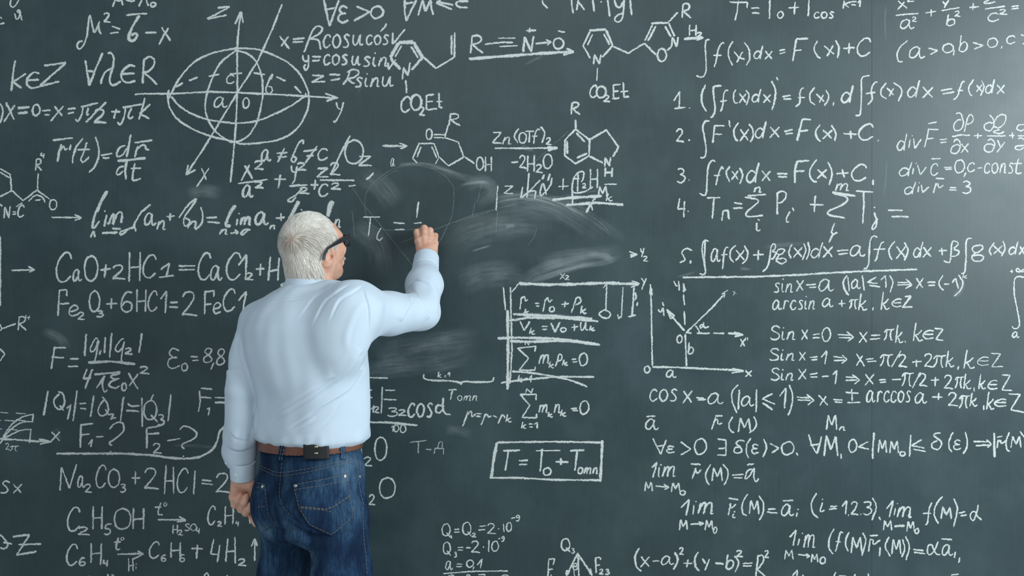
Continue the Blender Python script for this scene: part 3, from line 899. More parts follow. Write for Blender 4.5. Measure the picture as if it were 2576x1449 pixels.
# eyes
EYEW = Mat('eye_white', 0.15, 0.5, (0.75, 0.72, 0.70)).m; IRIS = Mat('brown_iris', 0.1, 0.5, (0.03, 0.018, 0.012)).m
for s in (-1, 1):
    bm = bmesh.new(); bmesh.ops.create_uvsphere(bm, u_segments=20, v_segments=12, radius=.0118)
    me = bpy.data.meshes.new('eye'); bm.to_mesh(me); bm.free(); me.materials.append(EYEW); me.materials.append(IRIS)
    c = hsc(H(.0785, s * .031, -.003))
    for p_ in me.polygons:
        p_.use_smooth = True
        if Vector(p_.center).normalized().dot(Vector(hf)) > .88: p_.material_index = 1
    o = bpy.data.objects.new('eye', me); o.location = c; link(o, person)

# ------------------------------------------------------------------ glasses
gl = Mat('clear_lens', 0.02, 0.5, (0.9, 0.92, 0.95)); gl.set('Transmission Weight', 1.0); gl.set('IOR', 1.05)
def sweep_rect(name, pts, hs, ws, wdir, mat, parent):
    """bar with a rectangular section along 3-D points: hs heights (head up), ws widths"""
    pts = np.array(pts); n = len(pts); V_ = []
    tg = np.gradient(pts, axis=0); tg /= np.linalg.norm(tg, axis=1)[:, None]
    for i in range(n):
        w_ = np.cross(tg[i], hu); w_ /= np.linalg.norm(w_); h_ = np.cross(w_, tg[i])
        for a, b in ((-1, -1), (1, -1), (1, 1), (-1, 1)): V_.append(pts[i] + w_ * a * ws[i] / 2 + h_ * b * hs[i] / 2)
    F_ = [(i * 4 + k, i * 4 + (k + 1) % 4, (i + 1) * 4 + (k + 1) % 4, (i + 1) * 4 + k) for i in range(n - 1) for k in range(4)] + [(3, 2, 1, 0), tuple((n - 1) * 4 + k for k in range(4))]
    o = mesh_obj(name, hsc(V_), F_, mat, parent, False)
    b = o.modifiers.new('bevel', 'BEVEL'); b.width = .0007; b.segments = 2
    return o
def rim_pts(s, sc_=1.0, n=40):
    out = []
    for t in np.linspace(0, 2 * math.pi, n, endpoint=False):
        c_, s_ = math.cos(t), math.sin(t)
        x = np.sign(c_) * abs(c_) ** .55 * .0260 * sc_; y = np.sign(s_) * abs(s_) ** .55 * .0195 * sc_
        out.append(H(.1085 - .10 * abs(x * s + .0) * 0 - .0022 * ((s * .0335 + x) / .03) ** 2, s * .0335 + x, -.004 + y))
    return np.array(out)
gparts = []
n = 40
def rim(s):
    o_, i_ = rim_pts(s, 1.0), rim_pts(s, .84); fw = hf * .0022
    V_ = np.vstack([o_ + fw, i_ + fw, i_ - fw, o_ - fw])
    F_ = [((k * n) + j, (k * n) + (j + 1) % n, ((k + 1) % 4) * n + (j + 1) % n, ((k + 1) % 4) * n + j) for k in range(4) for j in range(n)]
    return V_, F_
bridge = tube(None, [H(.111, -.010, .004), H(.1135, 0, .007), H(.111, .010, .004)], .0028, None, None, 8)
v, f = merge([rim(-1), rim(1), bridge])
glasses = mesh_obj('glasses', hsc(v), f, BLACKP, person)
for s in (-1, 1):
    L_ = rim_pts(s, .86); c = L_.mean(0) + hf * .0012
    V_ = np.vstack([L_ + hf * .0006, [c], L_ - hf * .0006, [c - hf * .0012]])
    F_ = [(j, (j + 1) % n, n) for j in range(n)] + [(n + 1 + (j + 1) % n, n + 1 + j, 2 * n + 1) for j in range(n)] + [(j, n + 1 + j, n + 1 + (j + 1) % n, (j + 1) % n) for j in range(n)]
    mesh_obj('lens', hsc(V_), F_, gl.m, glasses)
    sweep_rect('temple', [H(.104, s * .0600, .011), H(.085, s * .071, .009), H(.045, s * .084, .004), H(.012, s * .0890, -.003), H(-.014, s * .0900, -.010), H(-.030, s * .090, -.026), H(-.038, s * .089, -.044)],
               [.016, .016, .014, .010, .008, .009, .009], [.0035, .0035, .0036, .0036, .0036, .004, .004], hu, BLACKP, glasses)

# ------------------------------------------------------------------ the stick of chalk between thumb and finger
ck = Mat('chalk_stick', 0.9, 0.1, (0.80, 0.80, 0.77))
a, b = P(1060, 588, 3.352), P(1055, 576, BOARD_Y - .001)
pts = [a + (b - a) * t for t in (0, .05, .5, .9, 1)]
cs = tube('stick_of_chalk', pts, [.0044, .0050, .0050, .0048, .0036], ck.m, None, 14)
tag(cs, 'short stick of white chalk held in the raised hand against the board', 'chalk')
FONT = """
A _ 0 0 30 100 60 0; _ 12 38 48 38
B _ 5 0 8 100; ~ 8 96 40 98 46 78 30 55 10 52; ~ 10 52 40 54 55 30 35 5 5 2
C ~ 60 78 52 98 34 98 12 70 4 35 14 4 36 1 58 22
E _ 55 98 8 98 5 2 56 0; _ 7 52 46 52
F _ 8 100 4 0; _ 6 98 58 98; _ 6 50 44 52
H _ 6 100 4 0; _ 52 100 50 0; _ 4 46 54 50
K _ 8 100 4 0; _ 54 96 8 42 56 0
M _ 0 0 12 100 36 30 62 98 72 0
N _ 0 0 8 96 44 2 56 100
O ~ 34 98 12 86 2 50 10 12 32 0 56 16 64 54 54 86 34 98 26 96
P _ 8 100 4 0; ~ 6 94 40 100 52 78 36 52 8 48
Q ~ 34 100 10 84 2 46 14 12 38 8 58 30 60 68 44 96 30 96; _ 34 30 66 -6
R _ 10 98 4 0; ~ 8 94 34 100 50 82 40 60 8 48; _ 12 48 30 26 58 0
S ~ 52 84 40 98 18 96 8 76 24 58 44 44 50 22 34 4 10 4 0 16
T _ 0 96 64 98; _ 32 97 30 50 26 0
V _ 0 100 24 0 56 96
Z _ 4 96 56 98 0 4 58 0
a ~ 46 46 34 62 14 52 2 26 6 4 22 4 38 26 47 54; ~ 47 58 43 28 48 4 58 2 68 12
b _ 14 100 4 4; ~ 6 30 24 58 44 50 42 18 22 0 6 6
c ~ 42 48 34 60 16 54 4 28 10 4 26 2 44 16
d ~ 40 46 26 60 10 48 2 22 12 2 28 10 40 36; _ 54 100 42 40 38 0
e ~ 6 26 34 34 42 50 28 62 10 48 4 20 16 0 44 12
g ~ 40 52 24 60 6 44 8 24 26 28 40 50; ~ 42 58 36 0 18 -36 4 -26
i ~ 10 60 6 26 8 4 20 8; _ 14 84 15 88
k _ 18 100 4 0; ~ 48 60 30 40 12 32; ~ 12 32 24 20 32 2 46 4 54 10
l _ 14 100 4 0
m _ 12 58 0 0; ~ 4 24 22 56 32 54 28 26 24 0; ~ 26 22 44 56 58 56 58 28 54 2 66 4
n _ 12 58 0 0; ~ 4 24 22 54 36 56 36 30 32 4 46 6
o ~ 24 60 6 48 2 22 14 2 32 6 44 30 38 52 24 60 16 58
p _ 12 60 0 -40; ~ 8 40 26 60 42 48 36 14 16 2 4 10
q ~ 40 52 24 60 6 44 4 18 20 6 38 40; _ 44 60 30 -40
r _ 12 60 2 0; ~ 6 30 20 56 32 58 42 50
s ~ 40 54 24 62 10 50 24 34 32 16 20 2 0 4
t ~ 22 92 12 40 10 12 20 2 36 10; _ 0 62 38 62
u ~ 6 60 2 24 10 4 24 14 38 56; ~ 40 60 36 22 42 4 54 12
v _ 0 58 16 0 44 60
x _ 2 60 44 0; _ 46 60 0 -4
y ~ 0 60 8 30 26 24; _ 44 60 14 -38
z _ 2 58 44 60 0 2 48 2
0 ~ 30 98 10 82 2 44 12 6 30 2 50 24 54 62 42 92 30 98 22 94
1 _ 0 70 24 100 20 0
2 ~ 4 78 14 98 36 98 42 76 26 42 2 6; ~ 2 6 20 8 54 2
3 ~ 4 90 24 98 42 88 38 68 18 56; ~ 18 56 44 46 46 20 24 0 0 10
4 _ 12 98 0 42 50 46; _ 42 84 36 0
5 _ 52 98 16 94; ~ 16 94 8 58 34 54 44 28 26 2 0 8
6 ~ 46 92 24 92 6 54 6 16 24 0 44 16 40 44 18 46 6 26
8 ~ 30 52 12 72 22 98 42 90 34 60 12 38 6 10 22 0 42 16 38 38 24 54
9 ~ 42 80 24 98 6 78 18 56 40 72; ~ 42 96 40 30 24 0 4 8
ε ~ 48 86 24 98 8 78 20 56 40 54; ~ 40 54 10 48 2 20 20 0 52 14
∈ ~ 56 92 32 98 6 66 2 26 22 2 56 12; _ 6 50 54 54
π ~ 0 70 20 96 50 94 90 100; ~ 26 94 20 40 0 0; ~ 62 94 54 50 60 6 72 4
"""
CHALK_TEXT = """
@ chalk_formula | chalk scrap of letters cut by the top left edge | 5
~ 28 0 26 12 31 18 39 15 48 0
~ 37 34 40 45 43 49 49 42 51 30 46 25 44 29 50 33 53 42 56 52
_ 0 43 6 47
_ 0 61 12 58
@ chalk_formula | chalk M and M0 cut by the top edge | 6
_ 283 18 290 0 300 3 306 0 309 14
_ 317 0 332 4 340 0
_ 349 17 357 0
_ 368 0 374 15
0 379 6 392 17
@ chalk_formula | chalk mu squared equals b minus x | 6
~ 208 103 198 106 194 116 199 123 209 116 218 93 222 65 224 43 227 40 231 56 236 80 241 77 248 62 251 54
~ 248 62 250 78 255 86
2 261 33 278 56
_ 281 66 303 74
_ 276 84 299 81
_ 318 38 346 35 370 34
~ 351 39 341 54 330 75 324 95 328 102 337 101 345 91 343 85 335 86 333 91 w9
_ 365 82 394 82
_ 406 68 429 103
_ 424 70 413 87 400 113
@ chalk_formula | chalk k in Z | 7
_ 38 152 33 190 29 229
_ 66 185 33 206 54 222
∈ 68 182 100 222
_ 111 165 166 158 100 217 150 205
@ chalk_formula | chalk for all lambda in R | 7
_ 215 152 221 190 225 216
_ 259 133 242 170 225 216
_ 222 178 236 180
~ 271 135 279 133 286 145 285 165 278 190 276 205 282 214 291 213 305 204
~ 281 172 265 182 256 200 254 211
∈ 305 164 341 208
_ 362 150 359 210
~ 361 152 375 143 388 150 387 165 375 178 362 183
_ 362 183 378 195 395 213
@ chalk_diagram | chalk ellipsoid with x y z axes | 6
_ 548 20 579 17 521 48 571 38
~ 606 30 600 80 597 125 597 180 597 235 593 320 588 380 580 459
_ 591 61 606 29 612 58
_ 710 11 698 40 687 69 661 127 646 158 599 231 556 302 509 379 468 440
_ 474 415 468 440 492 427
_ 339 238 350 236 430 236 530 231 596 233 698 238 851 247
_ 818 235 849 246 821 254
~ 425 248 431 235 452 197 489 156 534 134 586 123 624 122 661 128 717 153 754 186 773 224 777 242 774 275 749 322 709 349 659 359 610 362 591 357 534 344 484 324 447 300 427 270 423 240 426 226
~ 594 127 555 158 534 197 521 235 516 268 522 297 539 327 566 349 589 358 622 344 647 305 659 255 661 233 659 196 646 158 624 136 590 126
~ 430 242 452 267 484 287 524 301 571 308 597 310 644 305 684 290 734 265 766 242 768 234
_ 442 219 460 209
_ 475 203 498 194
_ 525 192 552 187
_ 577 187 609 184
_ 638 183 667 188
_ 696 193 719 204
_ 741 217 758 235
c 570 189 590 210 w5
~ 683 200 686 186 680 195 672 215 669 227 675 236 684 231 684 220 674 217 w5
a 539 244 572 270 w5
0 611 246 627 272 w5
~ 846 257 849 270 857 276 w5
~ 865 257 858 280 851 295 842 308 839 303 w5
_ 507 423 519 452 w5
_ 526 423 495 470 w5
@ chalk_formula | chalk x equals R cos u cos v | 6
_ 703 91 714 105 728 123
_ 726 92 707 117
_ 736 99 767 96
_ 736 106 763 105
~ 793 68 785 80 775 105 768 125 764 132
~ 787 76 797 66 808 68 811 74 803 85 780 98
~ 780 98 795 99 803 105 807 125
cos 814 87 880 120
u 888 87 914 114
cos 922 88 978 112
~ 972 59 968 68 957 79
_ 988 82 988 111 1019 74
@ chalk_formula | chalk y equals cos u sin v | 6
~ 762 138 763 150 770 155 775 150
~ 776 138 776 155 775 170 768 177 765 167 770 162
_ 785 143 808 143
_ 785 153 805 152
cos 815 137 875 163
u 886 140 907 164
sin 913 133 975 167
_ 976 157 977 175 996 150
@ chalk_formula | chalk z equals R sin u | 6
_ 785 190 815 191 783 207 819 205
_ 828 188 856 188
_ 832 202 856 198
~ 880 178 875 195 866 210 863 213
~ 873 182 888 175 901 178 902 186 890 195 875 199
~ 875 199 883 207 893 209
sin 893 185 955 219
u 962 192 990 217
@ chalk_formula | chalk for all epsilon greater than 0 at the top edge | 7
_ 815 0 823 40 829 66
_ 853 0 840 35 829 66
_ 821 25 842 20
ε 851 15 877 57
_ 896 16 930 30 890 53
0 933 16 964 46
@ chalk_formula | chalk for all M cut by the top edge | 7
_ 1018 0 1018 30 1022 53
_ 1048 0 1035 25 1022 53
_ 1019 9 1040 6
_ 1052 39 1063 0 1070 29 1083 0
_ 1084 0 1085 20 1090 38
_ 1108 0 1098 8 1138 24
_ 1098 4 1140 13
_ 1153 3 1178 3
~ 1153 3 1147 10 1155 18 1177 19
@ chalk_molecule | chalk five sided ring with N and CO2Et beside the ellipsoid equations | 6
_ 1003 107 1040 106 w11
_ 1003 107 982 145 w10
_ 1040 106 1063 145 w10
_ 1010 115 994 143
_ 1034 117 1052 146
_ 982 145 990 157 1008 174 w9
_ 1063 145 1036 176 w9
_ 1012 200 1015 170 1026 190 1032 157
_ 1064 143 1097 172 1143 144
_ 1143 144 1144 82
_ 1136 138 1136 88
_ 1021 201 1023 235
C 1009 243 1032 282
O 1034 238 1060 277 w7
2 1055 270 1069 290
_ 1073 240 1073 276
_ 1073 240 1092 238
_ 1073 256 1090 255
_ 1075 276 1100 273
_ 1104 233 1105 270 1113 271
_ 1098 256 1113 255
@ chalk_formula | chalk R triple bond N arrow O over a long arrow | 6
R 1184 89 1216 134
_ 1220 112 1255 107 1291 107
_ 1253 96 1297 96 w3
_ 1256 117 1303 115 w4
N 1316 91 1342 131 w7
_ 1324 78 1349 76
_ 1333 70 1332 82
_ 1347 110 1387 106
_ 1374 100 1387 106 1376 113
O 1392 96 1418 123 w6
_ 1403 78 1421 81
_ 1179 148 1200 147 1300 139 1370 134 1440 130 w9
_ 1425 123 1444 131 1416 138 w7
@ chalk_formula | chalk absolute x times absolute y cut by the top edge | 6
~ 1364 0 1367 10 1378 21
_ 1438 0 1439 20 1442 34
_ 1455 0 1450 26
_ 1455 5 1471 25
_ 1491 0 1495 29
_ 1510 4 1514 5
_ 1529 0 1534 42
~ 1546 0 1550 14 1560 18 1567 5
~ 1570 0 1568 30 1563 50 1553 56 1546 48 1555 37 1567 34
_ 1585 0 1589 38
@ chalk_molecule | chalk pair of rings joined by a zigzag with CO2Et | 6
_ 1482 77 1525 74 w7
_ 1484 80 1467 115 1485 147
_ 1491 86 1478 113
_ 1525 76 1541 115 w8
_ 1519 85 1533 113
_ 1541 115 1515 144
N 1493 137 1512 162
_ 1503 170 1501 204 w4
_ 1541 116 1580 134 1621 109 1650 138
_ 1638 59 1682 57
_ 1642 62 1622 103
_ 1650 66 1630 103
_ 1682 58 1697 92
_ 1673 66 1688 93
O 1654 122 1676 155
N 1689 93 1706 119
_ 1678 127 1690 117
_ 1681 56 1705 31
R 1716 9 1738 45
C 1484 215 1502 245
O 1501 217 1524 246 w7
2 1518 240 1535 256
_ 1543 213 1543 246
_ 1543 214 1561 212
_ 1543 231 1556 229
_ 1540 248 1558 247
_ 1568 207 1570 244 1583 243
_ 1561 231 1580 229
@ chalk_formula | chalk H2 over a short arrow | 6
H 1734 62 1752 90
2 1752 82 1768 94
_ 1720 98 1767 95 w8
_ 1755 90 1769 95 1752 102
@ chalk_formula | chalk T equals T0 plus T cos at the top edge | 5
_ 1835 4 1842 6 1880 6 1879 20
_ 1857 2 1855 25 1849 52
_ 1889 20 1911 20
_ 1891 32 1911 34
_ 1937 0 1935 48
0 1956 29 1970 46
_ 1984 20 2010 19
_ 2000 4 1998 37
_ 2035 0 2033 41
cos 2048 30 2098 46
_ 2124 2 2121 22
_ 2140 5 2124 10 2135 19
_ 2140 4 2155 5
_ 2141 12 2153 13
_ 2158 8 2165 0 2162 18
@ chalk_formula | chalk integral f(x)dx equals F(x)+C | 5
~ 1785 100 1777 101 1774 115 1776 150 1776 175 1771 191 1763 194 1751 191
~ 1821 110 1818 107 1808 120 1802 150 1797 169
_ 1794 140 1816 139
~ 1844 104 1834 120 1833 143 1843 165
_ 1846 129 1858 145 1873 149
_ 1868 130 1853 157
~ 1872 107 1884 125 1885 150 1877 164
dx 1897 115 1943 150
_ 1960 127 1975 125
_ 1961 135 1976 131
_ 2003 98 1994 154 w6
_ 2003 98 2033 97 w6
_ 1998 127 2017 126
~ 2056 102 2048 122 2055 140 2065 147
_ 2073 115 2098 137
_ 2096 114 2080 142
~ 2102 102 2110 120 2107 146 w6
_ 2121 122 2150 120 w6
_ 2136 108 2135 135
C 2156 96 2190 141
@ chalk_formula | chalk line numbered 1 with integrals | 5
_ 1695 254 1710 230 1708 273
_ 1696 273 1724 270
_ 1733 272 1737 271
~ 1775 213 1766 235 1766 260 1777 281 w6
~ 1815 216 1798 217 1794 225 1796 250 1799 275 1793 292 1786 295 w6
~ 1832 228 1825 228 1820 240 1818 265 1812 281
_ 1811 255 1829 253
~ 1851 225 1845 240 1848 258 1855 259
x 1859 235 1877 259
~ 1876 227 1884 240 1877 265
dx 1892 224 1939 259
~ 1940 204 1950 225 1949 250 1942 277 w6
_ 1953 193 1957 202
_ 1967 243 1990 240
_ 1970 249 1991 249
~ 2023 222 2017 222 2012 235 2012 258 2001 269
_ 2007 246 2025 245
~ 2049 220 2038 235 2039 255 2051 264
_ 2053 236 2073 256
_ 2071 238 2061 258
~ 2078 227 2085 245 2074 266
_ 2097 257 2096 266
d 2117 215 2146 259 w6
~ 2188 190 2175 192 2167 200 2167 230 2166 260 2163 288 2152 291
~ 2208 207 2200 208 2192 225 2193 250 2182 264
_ 2178 235 2202 233
~ 2230 208 2217 225 2217 240 2230 249
_ 2231 221 2248 239
_ 2247 222 2236 243
~ 2247 208 2265 220 2268 235 2259 255
dx 2283 202 2347 247
_ 2366 228 2396 223
_ 2371 237 2401 231
~ 2427 206 2421 206 2414 225 2408 243 2398 251
_ 2408 228 2422 227
~ 2449 200 2437 220 2440 238 2446 239
x 2456 214 2470 231
~ 2469 203 2475 220 2466 241
dx 2479 199 2527 237
@ chalk_formula | chalk x squared over a squared plus more at the top right | 4.5
_ 2258 2 2282 21
_ 2275 5 2258 25
~ 2288 0 2281 4 2299 3
_ 2253 39 2280 36 2311 34
a 2265 49 2300 72
2 2294 43 2307 54
_ 2327 33 2355 28
_ 2343 23 2342 42
~ 2372 3 2376 10 2382 7
_ 2386 0 2375 20
_ 2367 27 2414 19
b 2381 36 2402 65
2 2401 28 2416 41
_ 2438 19 2463 17
_ 2448 8 2447 26
~ 2488 0 2477 5 2476 9 2490 8 2504 4
_ 2477 23 2528 16
c 2485 33 2513 54
2 2514 24 2533 36
_ 2544 17 2563 14
_ 2544 23 2562 21
@ chalk_formula | chalk bracket a, b, c greater than 0 | 4.5
~ 2283 102 2265 118 2256 138 2261 155 2271 155
a 2287 118 2327 146
_ 2335 121 2359 127 2339 138
0 2371 110 2398 133
_ 2400 126 2398 140
b 2413 89 2433 131
_ 2446 107 2473 114 2450 124
0 2484 96 2509 119
_ 2521 115 2518 122
c 2532 90 2554 110
_ 2567 87 2576 90
_ 2571 112 2576 108
@ chalk_formula | chalk x equals pi over 2 plus pi k | 6
~ 0 260 6 270 7 285 2 305 0 310
_ 15 257 36 302
_ 38 264 10 307
_ 44 272 75 269 w8
_ 45 285 70 283 w8
0 82 263 101 291
_ 106 279 128 277
_ 112 289 125 289
_ 137 267 157 292
_ 160 267 127 305
_ 170 275 191 272
_ 170 286 187 282
_ 203 269 247 259
~ 209 269 205 290 196 305 190 299
~ 222 271 218 290 224 286
_ 267 257 216 308
2 237 275 268 309 w7
_ 280 281 303 281
_ 293 274 287 299
_ 308 271 357 262 w7
~ 316 271 312 295 303 313 295 307
~ 331 272 323 290 328 299 335 292
_ 365 246 350 301
_ 378 262 352 286 376 299
@ chalk_formula | chalk derivative of r over t | 6
_ 133 353 184 347
_ 155 363 148 385 145 407 w7
~ 150 380 160 368 164 378 170 372
_ 178 364 175 378
~ 209 348 192 370 184 395 183 411
~ 219 357 210 385 204 400 208 408 218 402 224 394
_ 194 377 226 376
~ 240 344 248 370 248 395 238 420 224 434
_ 254 391 283 386
_ 258 398 276 397
_ 329 339 319 395 w7
~ 316 366 303 370 294 385 298 394 310 388 320 372
~ 347 367 343 380 339 396
~ 344 378 355 366 365 366 368 375 376 377
_ 338 359 384 353
_ 295 405 330 402 367 397 w8
_ 319 405 315 430 317 452 w7
~ 312 418 300 422 293 435 298 440 310 430
~ 339 410 335 435 334 452 340 454 355 449
_ 329 424 355 423
@ chalk_molecule | chalk ring with R4, O and N=C at the left edge | 5
R 90 400 106 429
4 103 384 112 398
_ 96 437 95 478
_ 0 424 26 439 29 478 58 505 93 478 125 501
_ 0 433 24 447
_ 29 480 0 495
~ 72 507 85 494 95 491 107 497 114 510
_ 88 504 102 502
_ 40 521 57 509
N 10 518 26 549
_ 31 533 41 533
_ 32 539 41 539
C 45 516 61 546
_ 0 513 6 520
O 125 502 143 528
@ chalk_arrow | chalk arrow left of the limit formula | 5
_ 130 547 204 547
_ 187 540 205 548 188 555
@ chalk_formula | chalk limit of a plus b running behind the head | 6
~ 245 534 255 510 266 490 270 482 262 490 245 525 236 550 233 572 239 571 251 555 w7
_ 269 540 262 570 w7
_ 263 531 265 532
~ 272 565 283 540 287 541 284 565 295 538 307 536 305 562 w7
_ 227 598 236 580 239 597
_ 256 586 296 585 w8
~ 341 573 325 575 310 588 303 590 304 583 320 577 338 571 342 582
_ 282 575 305 576
~ 379 514 355 535 340 560 337 572
a 364 536 392 566
n 395 556 417 578
_ 419 545 440 543
_ 428 536 428 556
~ 450 548 470 520 492 500 488 512 465 545 463 565 470 568 478 556 466 548
n 472 557 498 575
~ 505 521 510 540 507 562 492 578
_ 519 548 546 547
_ 522 558 553 561
~ 592 516 580 535 571 555 569 567 580 568 w10
_ 597 550 595 567 w7
_ 601 537 602 538
m 605 546 631 566 w8
n 553 577 573 590 w6
_ 579 587 600 584
_ 590 578 600 584 594 590
~ 630 578 615 578 606 588 612 590 622 580 630 578
a 642 534 676 565 w8
n 679 566 693 577
_ 694 549 717 547
_ 706 536 708 556
~ 752 506 742 525 733 545 726 560 w13
_ 757 526 761 530
~ 838 506 830 520 825 545 w14
n 841 551 857 573
@ chalk_formula | chalk a, b and c all different | 6
a 658 376 682 405
_ 695 386 722 384
_ 698 395 722 394
_ 716 372 699 408
~ 763 363 762 353 752 360 740 385 733 402 740 408 745 398 736 393
_ 763 381 798 376
_ 770 393 790 391
_ 798 367 768 410
c 800 374 825 403
_ 881 341 860 380 832 440
O 868 352 914 412
z 902 393 936 416
@ chalk_formula | chalk x, y and z squares over a, b and c squares | 6
_ 616 416 636 451 w7
_ 628 415 607 455
2 640 405 664 426
_ 599 462 674 452
a 611 466 637 496 w7
2 641 457 664 473
_ 690 451 720 451
_ 706 439 700 474
~ 733 416 735 430 743 433
_ 747 418 741 455 735 462
2 747 410 771 428
_ 727 468 775 465
~ 760 475 745 490 728 500 725 507 735 506 745 495
2 753 472 779 487
_ 780 465 801 465
_ 793 452 791 478
z 797 423 827 445
2 830 410 857 440
_ 804 453 893 454
c 803 463 826 494
2 833 461 858 476
_ 921 452 931 445 940 434
_ 877 468 895 466
@ chalk_molecule | chalk double ring with R, O and OH above the erased patch | 5
_ 962 367 1025 368 w7
_ 1004 360 1025 367 1006 375
R 1130 286 1158 316
_ 1128 313 1119 345
O 1072 324 1087 351
_ 1091 339 1119 339
_ 1091 346 1119 347
_ 1119 346 1153 358 1167 395 1128 417 1104 395
_ 1052 361 1092 361 1105 397
_ 1054 362 1038 399 1050 410
_ 1059 369 1049 396
_ 1086 368 1099 397
_ 1104 397 1095 412 w3
_ 1168 394 1194 412
O 1199 395 1216 428
H 1221 394 1237 432
a 983 398 994 419 w3
@ chalk_formula | chalk Zn(OTf)2 over an arrow and minus 2 H2O | 5
Z 1239 333 1262 360
n 1265 345 1285 363
~ 1305 323 1294 342 1303 360
O 1306 333 1324 360
T 1321 330 1344 359
~ 1359 326 1351 326 1345 342 1343 362
_ 1338 343 1352 342
~ 1360 318 1370 335 1363 360 w6
2 1374 347 1387 364
_ 1244 373 1320 373 1403 372
_ 1377 369 1403 372 1378 378 w7
_ 1286 409 1304 407
2 1306 392 1325 423
H 1327 391 1345 432
2 1348 414 1365 434
O 1367 388 1389 424
@ chalk_molecule | chalk six and five sided rings with R and NH | 6
R 1437 257 1459 288
_ 1448 301 1448 325
_ 1448 325 1421 352 1421 392 1448 412 1482 392 1483 352 1448 325
_ 1427 355 1427 387
_ 1450 334 1471 357
_ 1451 398 1477 385
_ 1483 352 1525 327 1556 370 1541 395
_ 1482 393 1516 410
N 1521 396 1536 419
H 1522 422 1541 445
@ chalk_scribble | chalk crossed and overwritten letters below the NH ring | 5
_ 1252 468 1248 530 w4
Z 1268 468 1291 487 w4
_ 1331 436 1327 480 1326 498
_ 1359 453 1328 485
_ 1310 498 1315 470
_ 1312 498 1330 482 1348 480 1345 500
_ 1369 439 1364 452 w7
_ 1384 437 1378 455 w7
~ 1388 447 1385 465 1370 485 1360 492 1360 475 1366 462 1372 480 1374 490
_ 1405 470 1430 468
_ 1417 449 1416 478
~ 1441 515 1439 480 1443 450 1455 434 1468 433 1467 450 1462 458
~ 1439 475 1444 485 1470 482 1492 470
_ 1454 438 1453 482
_ 1440 450 1458 449
2 1465 462 1475 473
H 1485 425 1504 474
_ 1520 464 1552 463
M 1505 468 1527 496
k 1525 486 1541 506
_ 1390 503 1430 498 1514 493 w9
_ 1424 516 1500 510 1568 515 w8
_ 1440 485 1440 512
_ 1498 496 1485 515 1475 535 w7
_ 1478 515 1487 512 1490 530
@ chalk_formula | chalk line numbered 2 with F prime | 5.5
2 1701 325 1721 357
_ 1733 354 1735 352
~ 1785 304 1774 306 1768 320 1772 345 1776 375 1774 392 1768 397 1762 395
_ 1797 318 1793 360
_ 1796 317 1823 316
_ 1796 338 1817 337
_ 1834 303 1836 320
~ 1858 308 1847 325 1848 345 1856 356
x 1861 325 1883 355
~ 1884 312 1893 325 1894 345 1887 358
d 1900 305 1927 348
x 1936 319 1961 347
_ 1972 331 1994 326
_ 1976 337 1995 335
_ 2018 300 2012 325 2005 354 w7
_ 2018 300 2040 301
_ 2012 330 2033 328
~ 2063 313 2052 330 2055 348 2065 356
x 2069 327 2094 350
~ 2091 315 2102 335 2100 355
_ 2121 336 2155 338
_ 2139 328 2141 350
C 2160 312 2197 352 w6
_ 2210 351 2208 356
@ chalk_formula | chalk line numbered 3 with F(x)+C | 5.5
3 1703 424 1723 460
_ 1732 452 1735 454
~ 1799 407 1792 403 1783 415 1779 440 1778 470 1776 487 1770 492 1760 486
~ 1819 427 1817 419 1810 430 1804 450 1801 466
_ 1795 442 1812 441
~ 1836 418 1827 435 1836 458
x 1840 430 1857 453
~ 1860 422 1868 440 1861 463 w6
d 1878 409 1909 460 w6
x 1916 430 1938 456
_ 1954 437 1981 437
_ 1957 445 1980 445
_ 2006 404 1999 430 2000 461 w7
_ 2006 406 2036 404
_ 2000 431 2024 430
~ 2055 401 2038 425 2040 450 2055 459
x 2055 426 2080 450
~ 2083 407 2093 435 2086 466
_ 2103 437 2135 435
_ 2118 425 2124 447
C 2142 414 2180 455
_ 2196 451 2196 466
@ chalk_formula | chalk div F equals partial derivatives | 4.5
d 2257 337 2281 379
_ 2289 351 2286 372
_ 2294 341 2295 342
_ 2298 348 2301 374 2317 350
_ 2336 323 2331 350 2325 371
_ 2338 326 2361 326
_ 2330 350 2349 347
_ 2335 311 2356 307
_ 2364 352 2382 350
_ 2365 359 2381 357
~ 2404 286 2415 285 2422 300 2423 315 2415 327 2402 328 2399 315 2408 303 2418 302
_ 2434 295 2425 332
~ 2432 298 2441 288 2448 296 2445 308 2430 313
_ 2394 344 2415 340 2440 340
~ 2398 358 2406 350 2415 358 2414 375 2405 386 2393 384 2394 372 2405 364 2415 366
x 2417 361 2436 385
_ 2449 342 2470 341
_ 2460 335 2459 349
~ 2489 289 2498 300 2500 315 2490 329 2477 325 2476 315 2485 309 2499 309
~ 2501 322 2500 310 2508 295 2520 288 2530 293 2526 310 2512 322 2502 318
~ 2515 326 2498 332 2515 336 2526 330
_ 2482 342 2530 342
~ 2484 354 2493 350 2502 360 2498 375 2490 383 2477 378 2478 366 2490 362 2503 367
_ 2509 353 2516 369
_ 2528 357 2507 384
_ 2538 341 2552 340
_ 2546 333 2547 349
_ 2560 342 2576 341
~ 2576 313 2562 315 2558 325 2568 329 2576 325
~ 2560 350 2568 347 2576 352
~ 2576 365 2556 368 2554 374 2565 377 2576 370
@ chalk_formula | chalk div c equals 0, c const | 4.5
d 2262 408 2294 444
_ 2298 422 2295 439
_ 2304 410 2305 411
_ 2308 415 2315 440 2330 420
c 2341 412 2360 441
_ 2343 400 2366 399
_ 2374 421 2394 421
_ 2377 426 2395 426
0 2402 402 2426 435
_ 2430 434 2424 446
c 2434 410 2452 432
_ 2459 423 2471 422
cons 2476 410 2550 436
t 2550 399 2571 437
@ chalk_formula | chalk div r equals 3 | 4.5
d 2275 458 2303 489
_ 2311 468 2309 484
